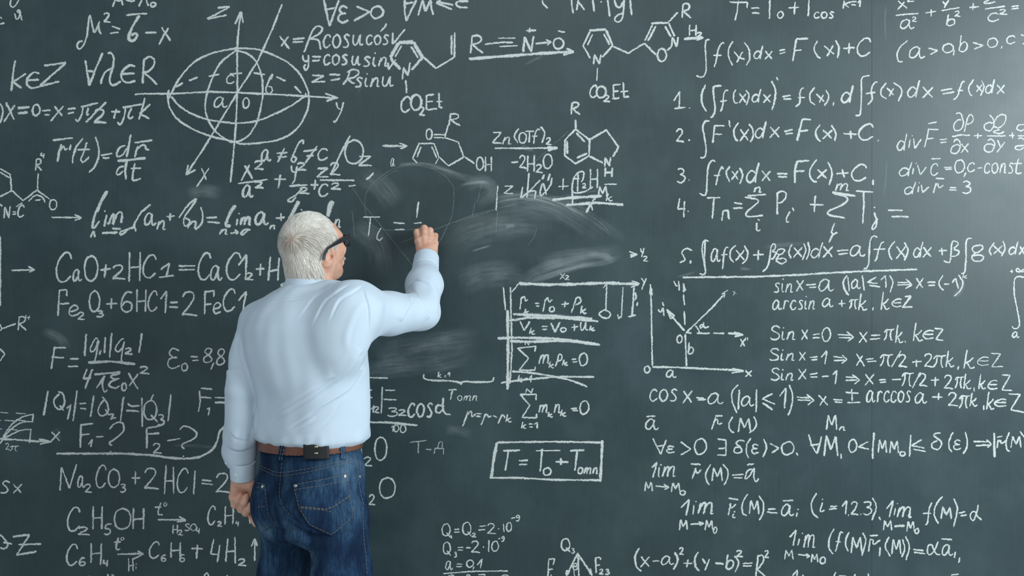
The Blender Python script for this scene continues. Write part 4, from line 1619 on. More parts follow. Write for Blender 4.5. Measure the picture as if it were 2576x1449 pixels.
_ 2312 460 2313 461
_ 2317 465 2321 484 2337 470
_ 2354 460 2348 486
~ 2352 470 2358 461 2362 472 2373 466
_ 2353 449 2375 450
_ 2389 472 2406 472
_ 2387 478 2407 478
3 2420 456 2442 487
@ chalk_formula | chalk line numbered 4 with two sum signs | 5.5
4 1705 499 1725 547 w5
_ 1730 532 1732 531
_ 1778 498 1812 497
_ 1796 499 1794 525 1792 550
_ 1816 556 1819 531 1832 529 1832 545 1835 552
_ 1847 510 1867 513
_ 1844 524 1869 523
_ 1927 489 1880 493 w6
~ 1873 496 1895 499 1908 505 1900 515 1882 530 1876 540 1885 545 1920 542
n 1896 471 1916 484
~ 1904 560 1903 575 1907 581 1913 577
_ 1906 552 1911 554
_ 1955 484 1955 540
~ 1953 489 1965 481 1977 486 1975 500 1965 509 1957 511
~ 1987 532 1979 548 1979 559 1985 557
_ 1993 522 1997 531
_ 2036 515 2072 515
_ 2051 492 2048 534
_ 2093 484 2152 493 w7
~ 2096 486 2125 494 2132 502 2120 515 2090 528 2082 535 2090 542 2125 548 w6
m 2101 462 2135 480
_ 2153 481 2197 483
_ 2172 480 2173 510 2170 563
~ 2199 535 2205 555 2202 572 2194 578 2195 568 2208 550
_ 2199 521 2200 523
_ 2233 529 2270 529
_ 2242 545 2286 545
_ 2099 561 2091 585 2097 590
~ 2107 586 2095 590 2088 605 2085 610
@ chalk_formula | chalk line numbered 5 with alpha and beta, underlined | 5
~ 1741 630 1727 625 1715 635 1722 648 1722 655 1710 661
_ 1737 655 1737 664
~ 1783 607 1772 605 1766 620 1768 645 1773 670 1775 685 1768 691 1759 688
_ 1774 603 1772 640 1773 670
a 1789 625 1812 658
~ 1832 623 1826 623 1821 640 1818 677
_ 1813 642 1830 640
~ 1852 617 1838 630 1838 650 1846 660
x 1850 629 1873 656
~ 1872 617 1881 635 1878 652 1867 664
_ 1894 642 1922 640
_ 1908 629 1907 655
~ 1918 684 1930 672 1936 650 1940 620 1948 613 1950 625 1942 632 1952 636 1945 650 1938 652
~ 1970 626 1958 628 1954 638 1965 640 1974 630 1970 626
~ 1960 640 1953 655 1965 663 1977 658 1972 650 1955 652
~ 1992 614 1984 635 1990 650
x 1996 622 2018 648
~ 2022 612 2027 630 2018 654
~ 2032 609 2036 630 2028 654
d 2040 610 2069 649
x 2070 620 2095 648
_ 2105 631 2134 629
_ 2109 640 2133 637
a 2139 617 2176 644
~ 2207 597 2197 594 2189 605 2186 640 2185 662 2180 674 2172 677
~ 2224 609 2217 612 2210 630 2205 650 2200 657
_ 2197 628 2227 626
~ 2251 607 2237 625 2237 640 2244 654
x 2254 620 2279 651
~ 2275 609 2284 630 2275 655
d 2298 608 2321 648
x 2321 622 2343 648
_ 2361 631 2382 630
_ 2369 623 2370 643
~ 2374 656 2388 660 2392 640 2395 610 2404 607 2410 614 2400 626 2412 632 2408 642 2393 646
~ 2444 600 2436 600 2430 610 2430 645 2428 675 2424 687 2418 687
~ 2470 616 2450 620 2446 630 2455 636 2470 628 2472 620 2460 616
~ 2455 636 2445 645 2450 656 2468 656 2474 645 2460 641 2446 644
~ 2501 610 2489 630 2494 643
x 2499 618 2521 639
~ 2523 607 2528 625 2519 645
d 2538 608 2560 641
_ 2566 620 2576 640
_ 2576 622 2563 641
_ 1717 698 1900 696 2000 692 2095 686 2180 682 2307 678 w6
@ chalk_formula | chalk sin x equals a | 4.5
sin 1947 702 1994 736
x 2003 705 2021 733
_ 2027 717 2053 715
_ 2035 723 2054 722
a 2060 702 2098 732
~ 2131 692 2121 710 2126 730 2135 743 w6
_ 2133 697 2136 733
a 2142 703 2165 726
_ 2169 692 2174 731
_ 2204 697 2182 710 2207 713
_ 2186 718 2214 722
_ 2215 705 2227 693 2229 724
~ 2238 693 2246 710 2239 736
_ 2257 711 2284 711
_ 2257 717 2290 716
_ 2279 702 2293 717 2277 726
x 2304 700 2322 726
_ 2332 710 2354 710
_ 2335 718 2352 717
~ 2372 692 2362 710 2366 724 2374 730
_ 2374 715 2388 714
_ 2395 712 2404 700 2411 726
~ 2411 692 2422 710 2416 730 2400 745
k 2421 688 2433 700 w3
@ chalk_formula | chalk arcsin a plus pi k | 4.5
arcsin 1944 745 2050 779
a 2069 750 2096 772
_ 2109 764 2127 763
_ 2117 755 2118 772
π 2136 753 2160 777
k 2160 738 2181 781
_ 2197 772 2195 782
k 2216 734 2238 779
∈ 2244 752 2268 772
_ 2275 746 2292 745 2270 773 2295 772 w6
@ chalk_formula | chalk sin x equals 0 | 4.5
Sin 1938 820 2000 855
x 2016 829 2032 855
_ 2045 842 2062 840
_ 2044 850 2063 849
0 2068 824 2089 859
_ 2107 842 2140 843
_ 2110 849 2140 850
_ 2130 834 2147 848 2132 859
x 2161 835 2181 862
_ 2191 844 2214 843
_ 2188 854 2214 851
π 2224 828 2250 856
k 2253 817 2272 862
_ 2277 857 2278 862
k 2297 812 2322 858
∈ 2322 831 2349 852
_ 2351 826 2372 828 2354 854 2373 856
@ chalk_formula | chalk sin x equals 1 | 4.5
Sin 1935 877 1999 907
x 2010 885 2026 908
_ 2036 899 2057 897
_ 2041 905 2057 904
_ 2066 899 2080 882 2075 917
_ 2096 897 2122 900
_ 2098 907 2125 906
_ 2118 893 2131 904 2117 914
_ 2154 889 2175 922
_ 2170 895 2154 920
_ 2178 904 2198 902
_ 2181 910 2205 908
π 2214 892 2246 921
_ 2266 882 2243 923
2 2260 892 2282 923
_ 2294 911 2319 909
_ 2305 904 2305 923
2 2325 890 2348 923
π 2348 894 2380 924
k 2380 882 2400 923
_ 2411 921 2409 930
k 2425 880 2452 927
∈ 2459 898 2487 919 w3
_ 2493 889 2517 890 2494 923 2524 922 w3.5
@ chalk_formula | chalk sin x equals minus 1 | 4.5
Sin 1939 926 1996 957
x 2008 928 2028 956
_ 2037 942 2057 939
_ 2039 949 2057 948
_ 2068 947 2085 946
_ 2095 943 2105 932 2101 967
_ 2127 948 2155 950
_ 2127 957 2156 956
_ 2144 943 2162 956 2149 966
x 2176 941 2198 969
_ 2211 956 2229 955
_ 2213 962 2229 961
_ 2243 955 2267 954
π 2268 938 2299 972
_ 2315 936 2295 976
2 2312 940 2333 971
_ 2341 957 2362 955
_ 2353 948 2352 972
2 2375 944 2398 978
π 2402 948 2425 977
k 2424 940 2443 979
_ 2450 975 2451 985
k 2462 941 2480 979
∈ 2485 957 2509 979
_ 2521 943 2541 944 2520 981 2546 982
@ chalk_formula | chalk cos x equals a | 5
cos 1635 979 1704 1009
x 1718 983 1741 1014
_ 1751 1000 1771 1002
_ 1756 1006 1776 1005
a 1781 989 1820 1016
~ 1857 967 1842 985 1842 1010 1854 1039
_ 1860 981 1857 1030 w6
a 1865 997 1897 1021
_ 1903 979 1902 1037
_ 1944 990 1917 1003 1950 1017
_ 1918 1013 1944 1031 w6
_ 1961 997 1977 976 1973 1027
~ 1985 968 1994 995 1990 1025 1982 1045
_ 2004 999 2036 1001
_ 2006 1006 2040 1007
_ 2029 992 2048 1007 2032 1019
_ 2059 994 2083 1020
_ 2078 997 2062 1020
_ 2096 1005 2120 1006
_ 2099 1011 2119 1013
_ 2127 987 2160 989
_ 2142 978 2144 1008
_ 2131 1013 2164 1012
arccos 2180 983 2291 1012
a 2302 988 2332 1014
_ 2345 999 2371 999
_ 2361 989 2360 1007
2 2385 988 2410 1021
π 2413 995 2440 1027
k 2440 988 2458 1022
_ 2474 1019 2475 1032
k 2482 986 2501 1030
∈ 2502 1004 2532 1022
_ 2536 991 2566 992 2542 1031 2576 1037
@ chalk_formula | chalk vector a below cos x | 5
a 1624 1054 1657 1080
_ 1626 1048 1649 1046
@ chalk_formula | chalk r(M) between vector a and M0 | 5
_ 1800 1050 1790 1081
~ 1796 1060 1805 1055 1806 1067 1817 1064
_ 1799 1046 1818 1046
~ 1843 1048 1834 1065 1836 1080 1846 1089
M 1857 1051 1888 1087
~ 1896 1048 1903 1065 1897 1080 1884 1089
@ chalk_formula | chalk M0 below the arccosine line | 5
M 2079 1043 2105 1081
n 2111 1073 2126 1083
@ chalk_formula | chalk for all epsilon there is a delta | 5
_ 1642 1103 1662 1143 1676 1106
_ 1650 1123 1673 1120
ε 1677 1122 1697 1139
_ 1712 1112 1738 1130 1712 1144
0 1747 1103 1777 1143
_ 1805 1104 1826 1107 1826 1145 1804 1145
_ 1807 1129 1824 1127
~ 1874 1110 1860 1108 1852 1115 1862 1125 1866 1135 1855 1140 1846 1136 1850 1126 1862 1125
~ 1888 1102 1878 1120 1878 1140 1883 1153
ε 1891 1118 1909 1141
~ 1921 1104 1928 1125 1919 1150
_ 1936 1115 1959 1127 1941 1139
0 1966 1111 1997 1144
_ 2003 1139 2008 1146
_ 2034 1093 2042 1120 2053 1140
_ 2067 1098 2062 1118 2055 1142 w6
_ 2038 1120 2062 1117
M 2073 1096 2107 1147 w6
_ 2115 1141 2116 1154
0 2135 1105 2155 1138
_ 2184 1111 2159 1124 2186 1130
_ 2199 1088 2196 1120 2195 1154 w6
M 2209 1106 2230 1139
M 2238 1109 2260 1140
0 2264 1136 2277 1147
_ 2291 1094 2288 1149
_ 2318 1106 2293 1121 2326 1127
_ 2297 1130 2329 1136
~ 2366 1089 2352 1091 2350 1097 2365 1108 2368 1120 2358 1131 2345 1126 2345 1115 2358 1108
~ 2397 1087 2387 1110 2388 1128 2395 1137
ε 2399 1107 2418 1131
~ 2428 1087 2433 1110 2430 1130 2422 1141
_ 2448 1111 2486 1111
_ 2454 1121 2490 1119
_ 2482 1106 2494 1118 2483 1126
_ 2501 1089 2501 1120 2502 1151 w7
_ 2510 1106 2508 1127
~ 2510 1112 2516 1107 2519 1116 2530 1108
_ 2508 1100 2521 1097
~ 2539 1087 2531 1110 2533 1130 2540 1136
M 2543 1097 2568 1126
~ 2566 1085 2576 1100
@ chalk_formula | chalk limit of r(M) equals a | 5
_ 1640 1177 1653 1163 1642 1202 w6
_ 1658 1175 1656 1198 1660 1200
_ 1662 1169 1663 1170
m 1667 1173 1699 1199 w6
M 1622 1212 1641 1236
_ 1649 1223 1682 1225
_ 1670 1218 1683 1226 1671 1231
M 1689 1214 1710 1237
0 1711 1234 1724 1245
_ 1751 1177 1743 1200 1741 1204
~ 1747 1178 1755 1190 1764 1181
_ 1737 1167 1763 1169
~ 1788 1167 1776 1190 1778 1210 1785 1220
M 1791 1176 1817 1210
~ 1818 1167 1831 1185 1829 1205 1821 1220
_ 1841 1195 1871 1193
_ 1845 1202 1867 1202
~ 1892 1180 1880 1185 1875 1204 1885 1198 1897 1178 1896 1200 1902 1213 1908 1203
_ 1879 1170 1897 1166
@ chalk_formula | chalk limit for i from 1 to 3 | 5
_ 1713 1277 1734 1256 1726 1297 w6
_ 1746 1270 1743 1294
_ 1750 1261 1751 1262
m 1756 1264 1795 1293 w6
M 1709 1307 1729 1333
_ 1737 1319 1770 1317
_ 1757 1313 1771 1317 1759 1322
M 1774 1308 1793 1334
0 1795 1325 1803 1342
_ 1838 1266 1832 1297
~ 1836 1268 1840 1278 1851 1268
_ 1833 1253 1857 1257
i 1843 1287 1851 1302
~ 1881 1242 1868 1265 1868 1290 1878 1297
M 1885 1258 1909 1293
~ 1909 1247 1920 1265 1919 1290 1910 1309
_ 1931 1281 1951 1280
_ 1929 1288 1956 1291
a 1966 1269 1997 1297
_ 1969 1260 1996 1258
_ 2005 1289 2003 1300
_ 2007 1281 2008 1282
~ 2054 1240 2041 1265 2045 1290 2058 1303
~ 2069 1264 2063 1285 2067 1287 2074 1283
_ 2069 1254 2069 1258
_ 2088 1275 2106 1273
_ 2085 1281 2105 1279
_ 2118 1274 2130 1259 2127 1294
_ 2135 1293 2134 1298
2 2141 1262 2160 1295
_ 2164 1296 2166 1292
3 2171 1262 2193 1295
~ 2194 1252 2204 1275 2193 1309
_ 2211 1300 2215 1308
@ chalk_formula | chalk limit of f(M) equals alpha | 5
_ 2230 1280 2247 1259 2237 1301
_ 2252 1278 2249 1297
_ 2257 1266 2258 1267
m 2257 1275 2293 1301 w6
M 2222 1309 2243 1334
_ 2249 1324 2276 1322 w7
M 2281 1311 2300 1337
0 2302 1329 2311 1342
~ 2344 1264 2337 1280 2335 1300 2333 1315 2328 1321
_ 2321 1291 2343 1291
~ 2371 1249 2354 1270 2350 1295 2360 1317
M 2367 1275 2393 1305 w6
~ 2399 1254 2408 1280 2399 1325
_ 2411 1291 2428 1287
_ 2416 1298 2432 1295
~ 2461 1270 2456 1292 2448 1310 2441 1300 2442 1290 2452 1287 2460 1300 2469 1308
@ chalk_formula | chalk limit of f(M) times r1(M) | 5
_ 1986 1352 2003 1333 1995 1373
_ 2011 1355 2007 1372
_ 2018 1341 2019 1342
m 2022 1345 2050 1378
M 1974 1383 1995 1407 w4
_ 2007 1395 2036 1398
_ 2027 1393 2038 1399 2028 1404
M 2041 1393 2057 1415 w4
0 2063 1401 2076 1418
~ 2098 1330 2086 1355 2086 1380 2096 1394
~ 2122 1340 2113 1340 2108 1365 2101 1388
_ 2102 1363 2116 1363
~ 2136 1339 2128 1355 2128 1375 2134 1387
M 2141 1350 2168 1391
~ 2170 1340 2178 1360 2168 1398
_ 2189 1355 2185 1388
~ 2188 1360 2195 1357 2198 1369 2214 1358
_ 2188 1348 2209 1346
_ 2214 1376 2212 1400
~ 2236 1350 2227 1375 2240 1400
M 2243 1356 2266 1394
~ 2270 1356 2276 1380 2268 1402
~ 2278 1349 2287 1375 2279 1409
_ 2297 1382 2324 1385
_ 2299 1389 2328 1393
~ 2360 1362 2350 1385 2338 1396 2332 1385 2336 1372 2344 1372 2354 1392 2366 1395
a 2370 1370 2397 1397
_ 2368 1356 2395 1357
_ 2403 1388 2401 1404
_ 2414 1402 2411 1416
@ chalk_formula | chalk circle equation with R squared at the bottom edge | 5
~ 1608 1378 1598 1400 1601 1425 1614 1437 w6
x 1611 1400 1634 1427
_ 1641 1411 1659 1411
a 1664 1399 1695 1420
~ 1698 1389 1705 1410 1694 1433 w7
2 1709 1378 1720 1395
_ 1719 1417 1741 1417
_ 1731 1406 1728 1427
~ 1756 1388 1748 1405 1750 1425 1760 1436 w6
_ 1767 1406 1775 1418 w6
_ 1785 1406 1773 1435
_ 1799 1417 1821 1418 w6
b 1826 1394 1845 1432 w6
~ 1848 1398 1858 1415 1849 1439
2 1852 1385 1869 1400
_ 1868 1418 1893 1416
_ 1868 1424 1891 1423
_ 1907 1396 1901 1452
~ 1905 1400 1918 1397 1920 1412 1905 1433
_ 1905 1433 1927 1451
2 1923 1385 1935 1403
@ chalk_formula | chalk tops of a formula cut by the bottom right edge | 5
_ 1993 1449 2006 1433 2004 1456
_ 2020 1445 2020 1456
_ 2095 1456 2102 1438
_ 2110 1449 2128 1449
_ 2147 1455 2152 1443
_ 2183 1443 2187 1455
_ 2392 1447 2412 1444
@ chalk_formula | chalk small arrow and y2 | 5
_ 1585 642 1603 639
_ 1583 633 1603 640 1585 647
~ 1611 625 1613 633 1620 634
_ 1620 624 1614 647
2 1618 645 1630 657 w4
@ chalk_diagram | chalk axis to Y with hanging strokes beneath | 5
_ 1305 713 1370 716 1440 715 1520 712 1607 715 w9
_ 1589 706 1609 713 1587 723
x 1409 688 1421 703 w3
2 1421 693 1433 704 w3
_ 1613 699 1621 713 w4
_ 1625 700 1614 729 w4
_ 1305 713 1287 735 w4
_ 1526 715 1524 783
_ 1517 725 1526 714 w4
~ 1510 785 1522 780 1535 788 1530 800 1515 798 1507 790 1515 782
_ 1567 722 1563 800 w4
_ 1553 790 1556 802 1563 795 w4
_ 1595 722 1590 795 w6
_ 1580 797 1600 792 w6
~ 1598 735 1600 750 1595 755
_ 1604 760 1602 770
_ 1266 722 1272 780
_ 1277 780 1278 880 1277 980 w9
_ 1284 722 1286 800 1288 880 1283 965
@ chalk_formula | chalk r with k equals r0 plus rho, underlined twice | 5
_ 1312 747 1308 779
~ 1310 752 1319 746 1322 758 1328 753
k 1319 776 1332 790
_ 1345 763 1356 763
_ 1348 770 1357 769
_ 1372 752 1366 784
~ 1370 758 1378 749 1381 760 1390 754
0 1382 771 1395 785
_ 1412 766 1431 764
_ 1422 758 1420 774
~ 1437 787 1445 765 1450 750 1458 748 1460 760 1447 768
k 1460 768 1476 789
_ 1290 790 1320 792 1390 795 1490 802 w9
_ 1282 806 1330 799 1420 800 1505 808 w8
@ chalk_formula | chalk V with k equals V0 plus u, underlined twice | 5
_ 1308 808 1319 832 1333 808 w6
k 1332 824 1346 841
_ 1362 821 1377 821
_ 1364 829 1377 828
_ 1386 812 1396 835 1409 810 w6
0 1410 824 1424 835
_ 1437 824 1455 821
_ 1445 815 1445 833
u 1460 809 1480 831
k 1483 819 1497 832
_ 1252 851 1300 849 1400 852 1500 865 w8
_ 1283 858 1330 860 1420 857 1510 867 w8
@ chalk_formula | chalk sum of m rho equals 0, struck by two crossing lines | 5
N 1321 856 1333 868 w4
_ 1345 885 1348 871 1302 876 1330 901 1305 932 1346 931 1346 922
m 1356 892 1382 915
k 1381 909 1394 926
~ 1397 922 1403 905 1405 893 1413 893 1412 905 1403 909
k 1415 905 1429 919
_ 1438 904 1450 903
_ 1440 911 1452 909
0 1457 888 1478 920
k 1303 943 1314 961 w4
_ 1318 953 1328 952
_ 1333 951 1338 943 1335 962 w4
_ 1260 963 1320 955 1400 948 1495 948 w6
_ 1288 934 1340 938 1400 948 1440 958 1478 973 w6
@ chalk_formula | chalk sum of m r equals 0 above the boxed formula | 5
N 1322 977 1341 989 w4
_ 1348 1007 1349 992 1308 992 1333 1020 1313 1050 1350 1051 1350 1040
m 1356 1018 1378 1038
k 1378 1036 1391 1049
n 1394 1017 1410 1039
k 1410 1030 1425 1047
_ 1437 1028 1452 1027
_ 1440 1033 1455 1032
0 1459 1008 1481 1042
k 1312 1061 1324 1078
_ 1330 1067 1340 1067
_ 1331 1074 1341 1074
_ 1343 1068 1352 1062 1351 1078
@ chalk_formula | chalk T equals T0 plus T in a drawn box | 6
_ 1250 1113 1241 1160 1236 1203 w9
_ 1250 1113 1380 1111 1512 1113
_ 1515 1107 1513 1160 1510 1212 w8
_ 1232 1202 1300 1202 1400 1207 1512 1208
_ 1265 1134 1309 1133
_ 1279 1134 1271 1184
_ 1305 1159 1329 1158
_ 1306 1169 1326 1168
_ 1347 1134 1410 1133 w4
_ 1364 1128 1359 1186
0 1367 1177 1386 1196
_ 1398 1162 1431 1162
_ 1411 1152 1411 1170
_ 1434 1134 1470 1132
_ 1452 1134 1446 1184
omn 1454 1176 1504 1192 w5
@ chalk_formula | chalk curly bracket with k=1 | 6
~ 1066 941 1068 952 1090 957 1130 958 1155 962 1160 967 1165 960 1200 961 1235 960 1243 949
k 1101 935 1111 950 w4
_ 1117 944 1122 944 w4
_ 1117 948 1122 948 w4
_ 1126 943 1131 936 1131 948 w4
@ chalk_formula | chalk F cos d right of the shirt | 5
_ 922 981 936 981
_ 922 1000 937 1000
_ 933 1030 942 1020 938 1038
2 941 1023 955 1038
_ 962 973 959 1040
_ 968 981 994 982 w4
_ 965 1005 998 1006 w4
3 975 1026 1000 1047
2 1002 1031 1023 1045
cos 1027 1014 1089 1049 w6
~ 1118 1022 1100 1020 1097 1035 1105 1038 1117 1028 w6
~ 1115 1000 1114 1025 1120 1040 1134 1043 w6
_ 1128 981 1149 980
_ 1138 982 1133 1006
omn 1151 995 1201 1008 w3
_ 920 950 975 951 w4
_ 915 1062 980 1063 1050 1070 w7
_ 984 1075 990 1070 988 1086 w4
0 991 1069 1003 1086 w4
0 1007 1069 1021 1089 w4
@ chalk_formula | chalk mu equals mu minus mu k | 4.5
_ 1178 1034 1164 1072
~ 1175 1045 1186 1033 1187 1048 1197 1040
_ 1198 1040 1211 1041
_ 1196 1047 1209 1048
_ 1222 1040 1210 1070
~ 1217 1052 1225 1042 1229 1050 1236 1046
_ 1240 1046 1251 1049
_ 1263 1042 1253 1066
~ 1260 1050 1266 1043 1270 1052
k 1273 1042 1287 1062
@ chalk_formula | faint chalk T dash letter right of the belt | 3.5
_ 1030 1113 1073 1108
_ 1053 1112 1052 1140
_ 1071 1130 1086 1131
_ 1092 1142 1094 1128 1116 1128 1116 1143
_ 1101 1128 1105 1112 1114 1111 1112 1128
@ chalk_formula | chalk H2O ending beside the belt | 5
O 943 1099 973 1158
2 915 1150 937 1172
_ 909 1128 912 1160
@ chalk_formula | chalk O with a 2 beside the jeans pocket | 5
O 955 1201 994 1253
2 928 1245 945 1270
@ chalk_formula | chalk Q1, Q3 and a values at the bottom edge | 4
Q 1112 1317 1134 1352
_ 1135 1346 1137 1354
_ 1143 1332 1156 1331
_ 1143 1339 1157 1338
Q 1164 1313 1186 1349
2 1187 1341 1198 1351
_ 1206 1325 1223 1322
_ 1203 1334 1220 1332
2 1226 1317 1248 1343
_ 1253 1330 1255 1330
_ 1266 1318 1268 1339
0 1274 1314 1287 1337
_ 1286 1304 1296 1303
9 1298 1296 1307 1311
Q 1115 1363 1134 1398
3 1142 1389 1149 1401
_ 1151 1377 1166 1377
_ 1151 1384 1165 1384
_ 1172 1378 1184 1378
2 1185 1361 1208 1390
_ 1215 1376 1217 1376
_ 1230 1358 1229 1389
0 1237 1361 1254 1387
_ 1253 1355 1259 1354
9 1261 1349 1268 1362
a 1121 1411 1139 1433
_ 1149 1419 1164 1419
_ 1147 1425 1163 1425
0 1174 1408 1191 1427
_ 1193 1426 1190 1433
_ 1200 1422 1213 1406 1208 1430
_ 1115 1443 1190 1437 1278 1436
~ 1128 1449 1135 1446 1143 1449
~ 1173 1449 1178 1445 1184 1449
_ 1203 1446 1221 1445 1218 1449
~ 1261 1449 1270 1446 1280 1449
@ chalk_diagram | chalk force triangle with Q3 at its tip | 6
Q 1412 1354 1435 1389 w5
3 1437 1379 1445 1392 w4
_ 1452 1391 1454 1394 w11
_ 1452 1394 1425 1448
_ 1455 1394 1490 1448
_ 1454 1394 1456 1456
_ 1425 1434 1429 1438 1424 1446 w11
_ 1485 1430 1484 1437 1488 1444 w11
_ 1380 1409 1378 1456 w5
_ 1379 1407 1395 1405 1392 1421 w5
_ 1380 1432 1391 1432 w5
_ 1386 1445 1386 1454 w4
B 1443 1417 1453 1434 w4
~ 1437 1420 1443 1432 1446 1455 w4
_ 1498 1402 1500 1442 w5
_ 1497 1403 1511 1402 1510 1409 w5
_ 1499 1422 1510 1421 w5
23 1507 1432 1533 1445 w5
@ chalk_arrow | chalk arrow at the left edge before CaO | 5
_ 29 680 87 679
_ 71 670 88 679 72 685
_ 1 595 1 770
@ chalk_formula | chalk CaO plus 2 HCl | 6
C 142 635 180 710
a 184 678 206 707
O 213 643 246 707
_ 252 679 280 676
_ 267 664 263 698
2 283 667 316 702
H 325 634 354 708
C 360 641 393 699
_ 404 678 427 662 418 697
_ 400 698 438 693
_ 449 669 492 669
_ 449 679 491 678
C 499 636 530 704
a 530 668 559 704
C 570 636 606 704
_ 600 668 620 641 618 704 w7
2 619 687 638 704
_ 643 677 665 676
_ 656 663 654 694
_ 680 646 675 706
_ 702 648 699 706
_ 678 683 700 678
_ 715 712 705 718 722 720
@ chalk_formula | chalk Fe2O3 plus 6 HCl | 5.5
_ 150 730 146 795
_ 148 731 168 729 168 745
_ 150 765 175 763
e 174 768 198 795
2 196 786 214 804
O 225 732 251 784
3 243 782 260 797
_ 267 765 296 763
_ 281 750 280 777
6 305 734 333 785
H 344 728 368 785
C 373 732 396 783
_ 404 753 419 732 416 788
_ 428 761 448 760
_ 425 772 448 773
2 458 734 497 794
_ 516 732 515 791
_ 514 734 539 732 538 747
_ 516 766 532 764
e 537 761 556 789
C 562 727 592 783
_ 600 756 620 733 610 785
@ chalk_molecule | chalk R4 bond and ring corner at the left edge | 4.5
R 46 796 67 831
4 63 792 76 804 w3
_ 40 814 5 827 0 832
_ 0 815 5 827
_ 0 877 12 890 0 909
@ chalk_formula | chalk charge fraction F over 4 pi epsilon x squared | 6
_ 138 872 129 928
_ 137 875 166 875
_ 129 898 162 900
_ 176 903 199 903
_ 170 922 197 921
_ 217 840 213 896
~ 247 853 240 852 228 875 230 885 240 878 248 855 243 890 237 913 w5
_ 254 880 250 893
_ 265 848 263 888
_ 281 837 276 900
~ 312 852 304 855 291 875 296 885 308 876 313 858 307 890 305 910 w5
2 314 876 334 891
_ 357 838 350 888
_ 222 912 280 909 341 916 w8
_ 219 928 210 953 230 950
_ 233 928 214 978
_ 237 942 304 936 w7
_ 264 945 242 977
~ 262 945 258 965 263 986 271 980
~ 302 940 280 945 285 953 300 952 280 960 275 970 290 976 302 970
0 307 963 318 983
_ 323 938 347 979
_ 348 940 325 971
2 352 922 377 940
@ chalk_formula | chalk epsilon zero equals 8,8 | 5
ε 422 876 453 927
0 457 914 472 933
_ 479 897 498 898
_ 484 907 500 906
8 512 876 533 912
_ 538 912 530 930
8 545 878 565 918
@ chalk_formula | chalk charges Q1, Q2 and Q3 equal | 5.5
_ 121 983 110 1046 w7
~ 146 985 158 990 163 1010 158 1025 148 1030 138 1020 137 1005 150 990 w6
_ 150 1020 160 1033
_ 168 1028 179 1017 170 1056
_ 194 982 184 1060
_ 200 1015 217 1015
_ 202 1027 218 1029
_ 236 995 228 1049 w6
~ 257 998 270 1015 272 1035 260 1046 248 1040 250 1022 262 1005
_ 265 1030 275 1045
~ 274 1043 285 1042 280 1052 278 1054 293 1050
_ 311 998 303 1060
_ 321 1015 330 1022 352 1020
_ 317 1032 350 1035
_ 357 1000 358 1075
Q 362 1007 397 1062
_ 386 992 378 1010
3 397 1043 413 1070
_ 430 992 423 1060
@ chalk_formula | chalk F1 and F2 with question marks, underlined | 5.5
_ 204 1067 202 1127
_ 202 1069 235 1065
_ 200 1094 226 1092
_ 222 1118 233 1105 228 1125
_ 242 1099 261 1098
~ 276 1080 285 1068 303 1062 312 1072 308 1088 288 1105 277 1112 278 1118 283 1120
_ 278 1135 280 1136
_ 369 1077 370 1128 w6
_ 370 1077 405 1071
_ 372 1092 402 1090 w6
2 385 1116 407 1140
_ 420 1109 454 1103 w4
~ 452 1081 462 1072 480 1077 495 1090 490 1102 470 1112 458 1118 459 1125 465 1129
_ 461 1147 463 1148
~ 142 1141 200 1141 300 1141 380 1145 430 1152 480 1153 510 1146 535 1130 548 1105 553 1085 575 1066 w7
@ chalk_formula | chalk F1 equals cut by the sleeve | 5
_ 502 983 504 1010 499 1036
_ 506 977 535 979 w6
_ 505 999 532 1001 w6
_ 521 1030 528 1025 524 1045
_ 540 1000 572 1001
_ 540 1012 572 1013 w6
@ chalk_diagram | chalk curves with dashes and 2 pi at the left edge | 4.5
_ 0 1037 21 1039 w3
_ 40 1039 66 1041 w3
_ 0 1057 3 1058 w3
_ 12 1057 36 1059 w3
_ 46 1057 65 1059 w3
_ 0 1079 5 1079 w3
_ 20 1079 47 1082 w3
~ 8 1100 20 1080 35 1063 60 1048 85 1042
~ 8 1102 25 1083 45 1067 65 1061 84 1061
~ 8 1104 35 1090 55 1082 80 1080
_ 84 1042 82 1061
_ 78 1080 74 1115
_ 0 1104 40 1106 90 1110 130 1111 w6
_ 97 1104 130 1111 100 1117
_ 0 1117 10 1100
2 14 1115 25 1131 w3
π 25 1122 48 1135 w3
x 129 1086 151 1110
@ chalk_formula | chalk Na2CO3 plus 2 HCl | 5
_ 151 1234 155 1175 175 1229 193 1167
a 196 1197 214 1226
2 214 1218 231 1238
C 242 1170 267 1227
O 273 1180 301 1226
3 302 1218 316 1238
_ 331 1202 353 1202
_ 341 1186 340 1218
2 363 1178 400 1230
_ 418 1170 414 1243
_ 436 1174 437 1243
_ 416 1210 439 1210
C 446 1178 473 1239
_ 491 1183 487 1244
_ 508 1208 533 1209
_ 506 1216 536 1219
2 543 1191 581 1239
@ chalk_formula | chalk C2H5OH over H2SO4 arrow | 5.5
C 170 1276 201 1336
2 196 1326 226 1345
H 234 1273 258 1331
5 262 1318 281 1345
O 288 1279 329 1331
H 335 1278 363 1331
~ 405 1264 398 1285 400 1295 410 1294
_ 389 1276 407 1275
0 412 1264 420 1274 w3
_ 397 1307 467 1308
_ 450 1300 468 1309 445 1313
H 435 1320 447 1343 w4
2 448 1334 460 1346 w4
SO 465 1318 494 1335 w4
4 494 1326 503 1343 w4
C 523 1273 542 1320 w5
2 547 1312 559 1324
H 566 1273 588 1319 w5
4 593 1310 601 1324 w4
_ 627 1290 629 1317
@ chalk_formula | chalk C6H14 turning to C6H6 plus 4 H2 | 5.5
C 168 1369 195 1422
6 200 1403 214 1423
H 229 1366 256 1416 w5
_ 254 1407 253 1421
_ 262 1407 260 1417 270 1418
_ 270 1408 269 1426
~ 298 1352 292 1375 295 1383 303 1380
_ 287 1364 305 1363
0 304 1352 312 1359 w3
_ 295 1394 358 1393
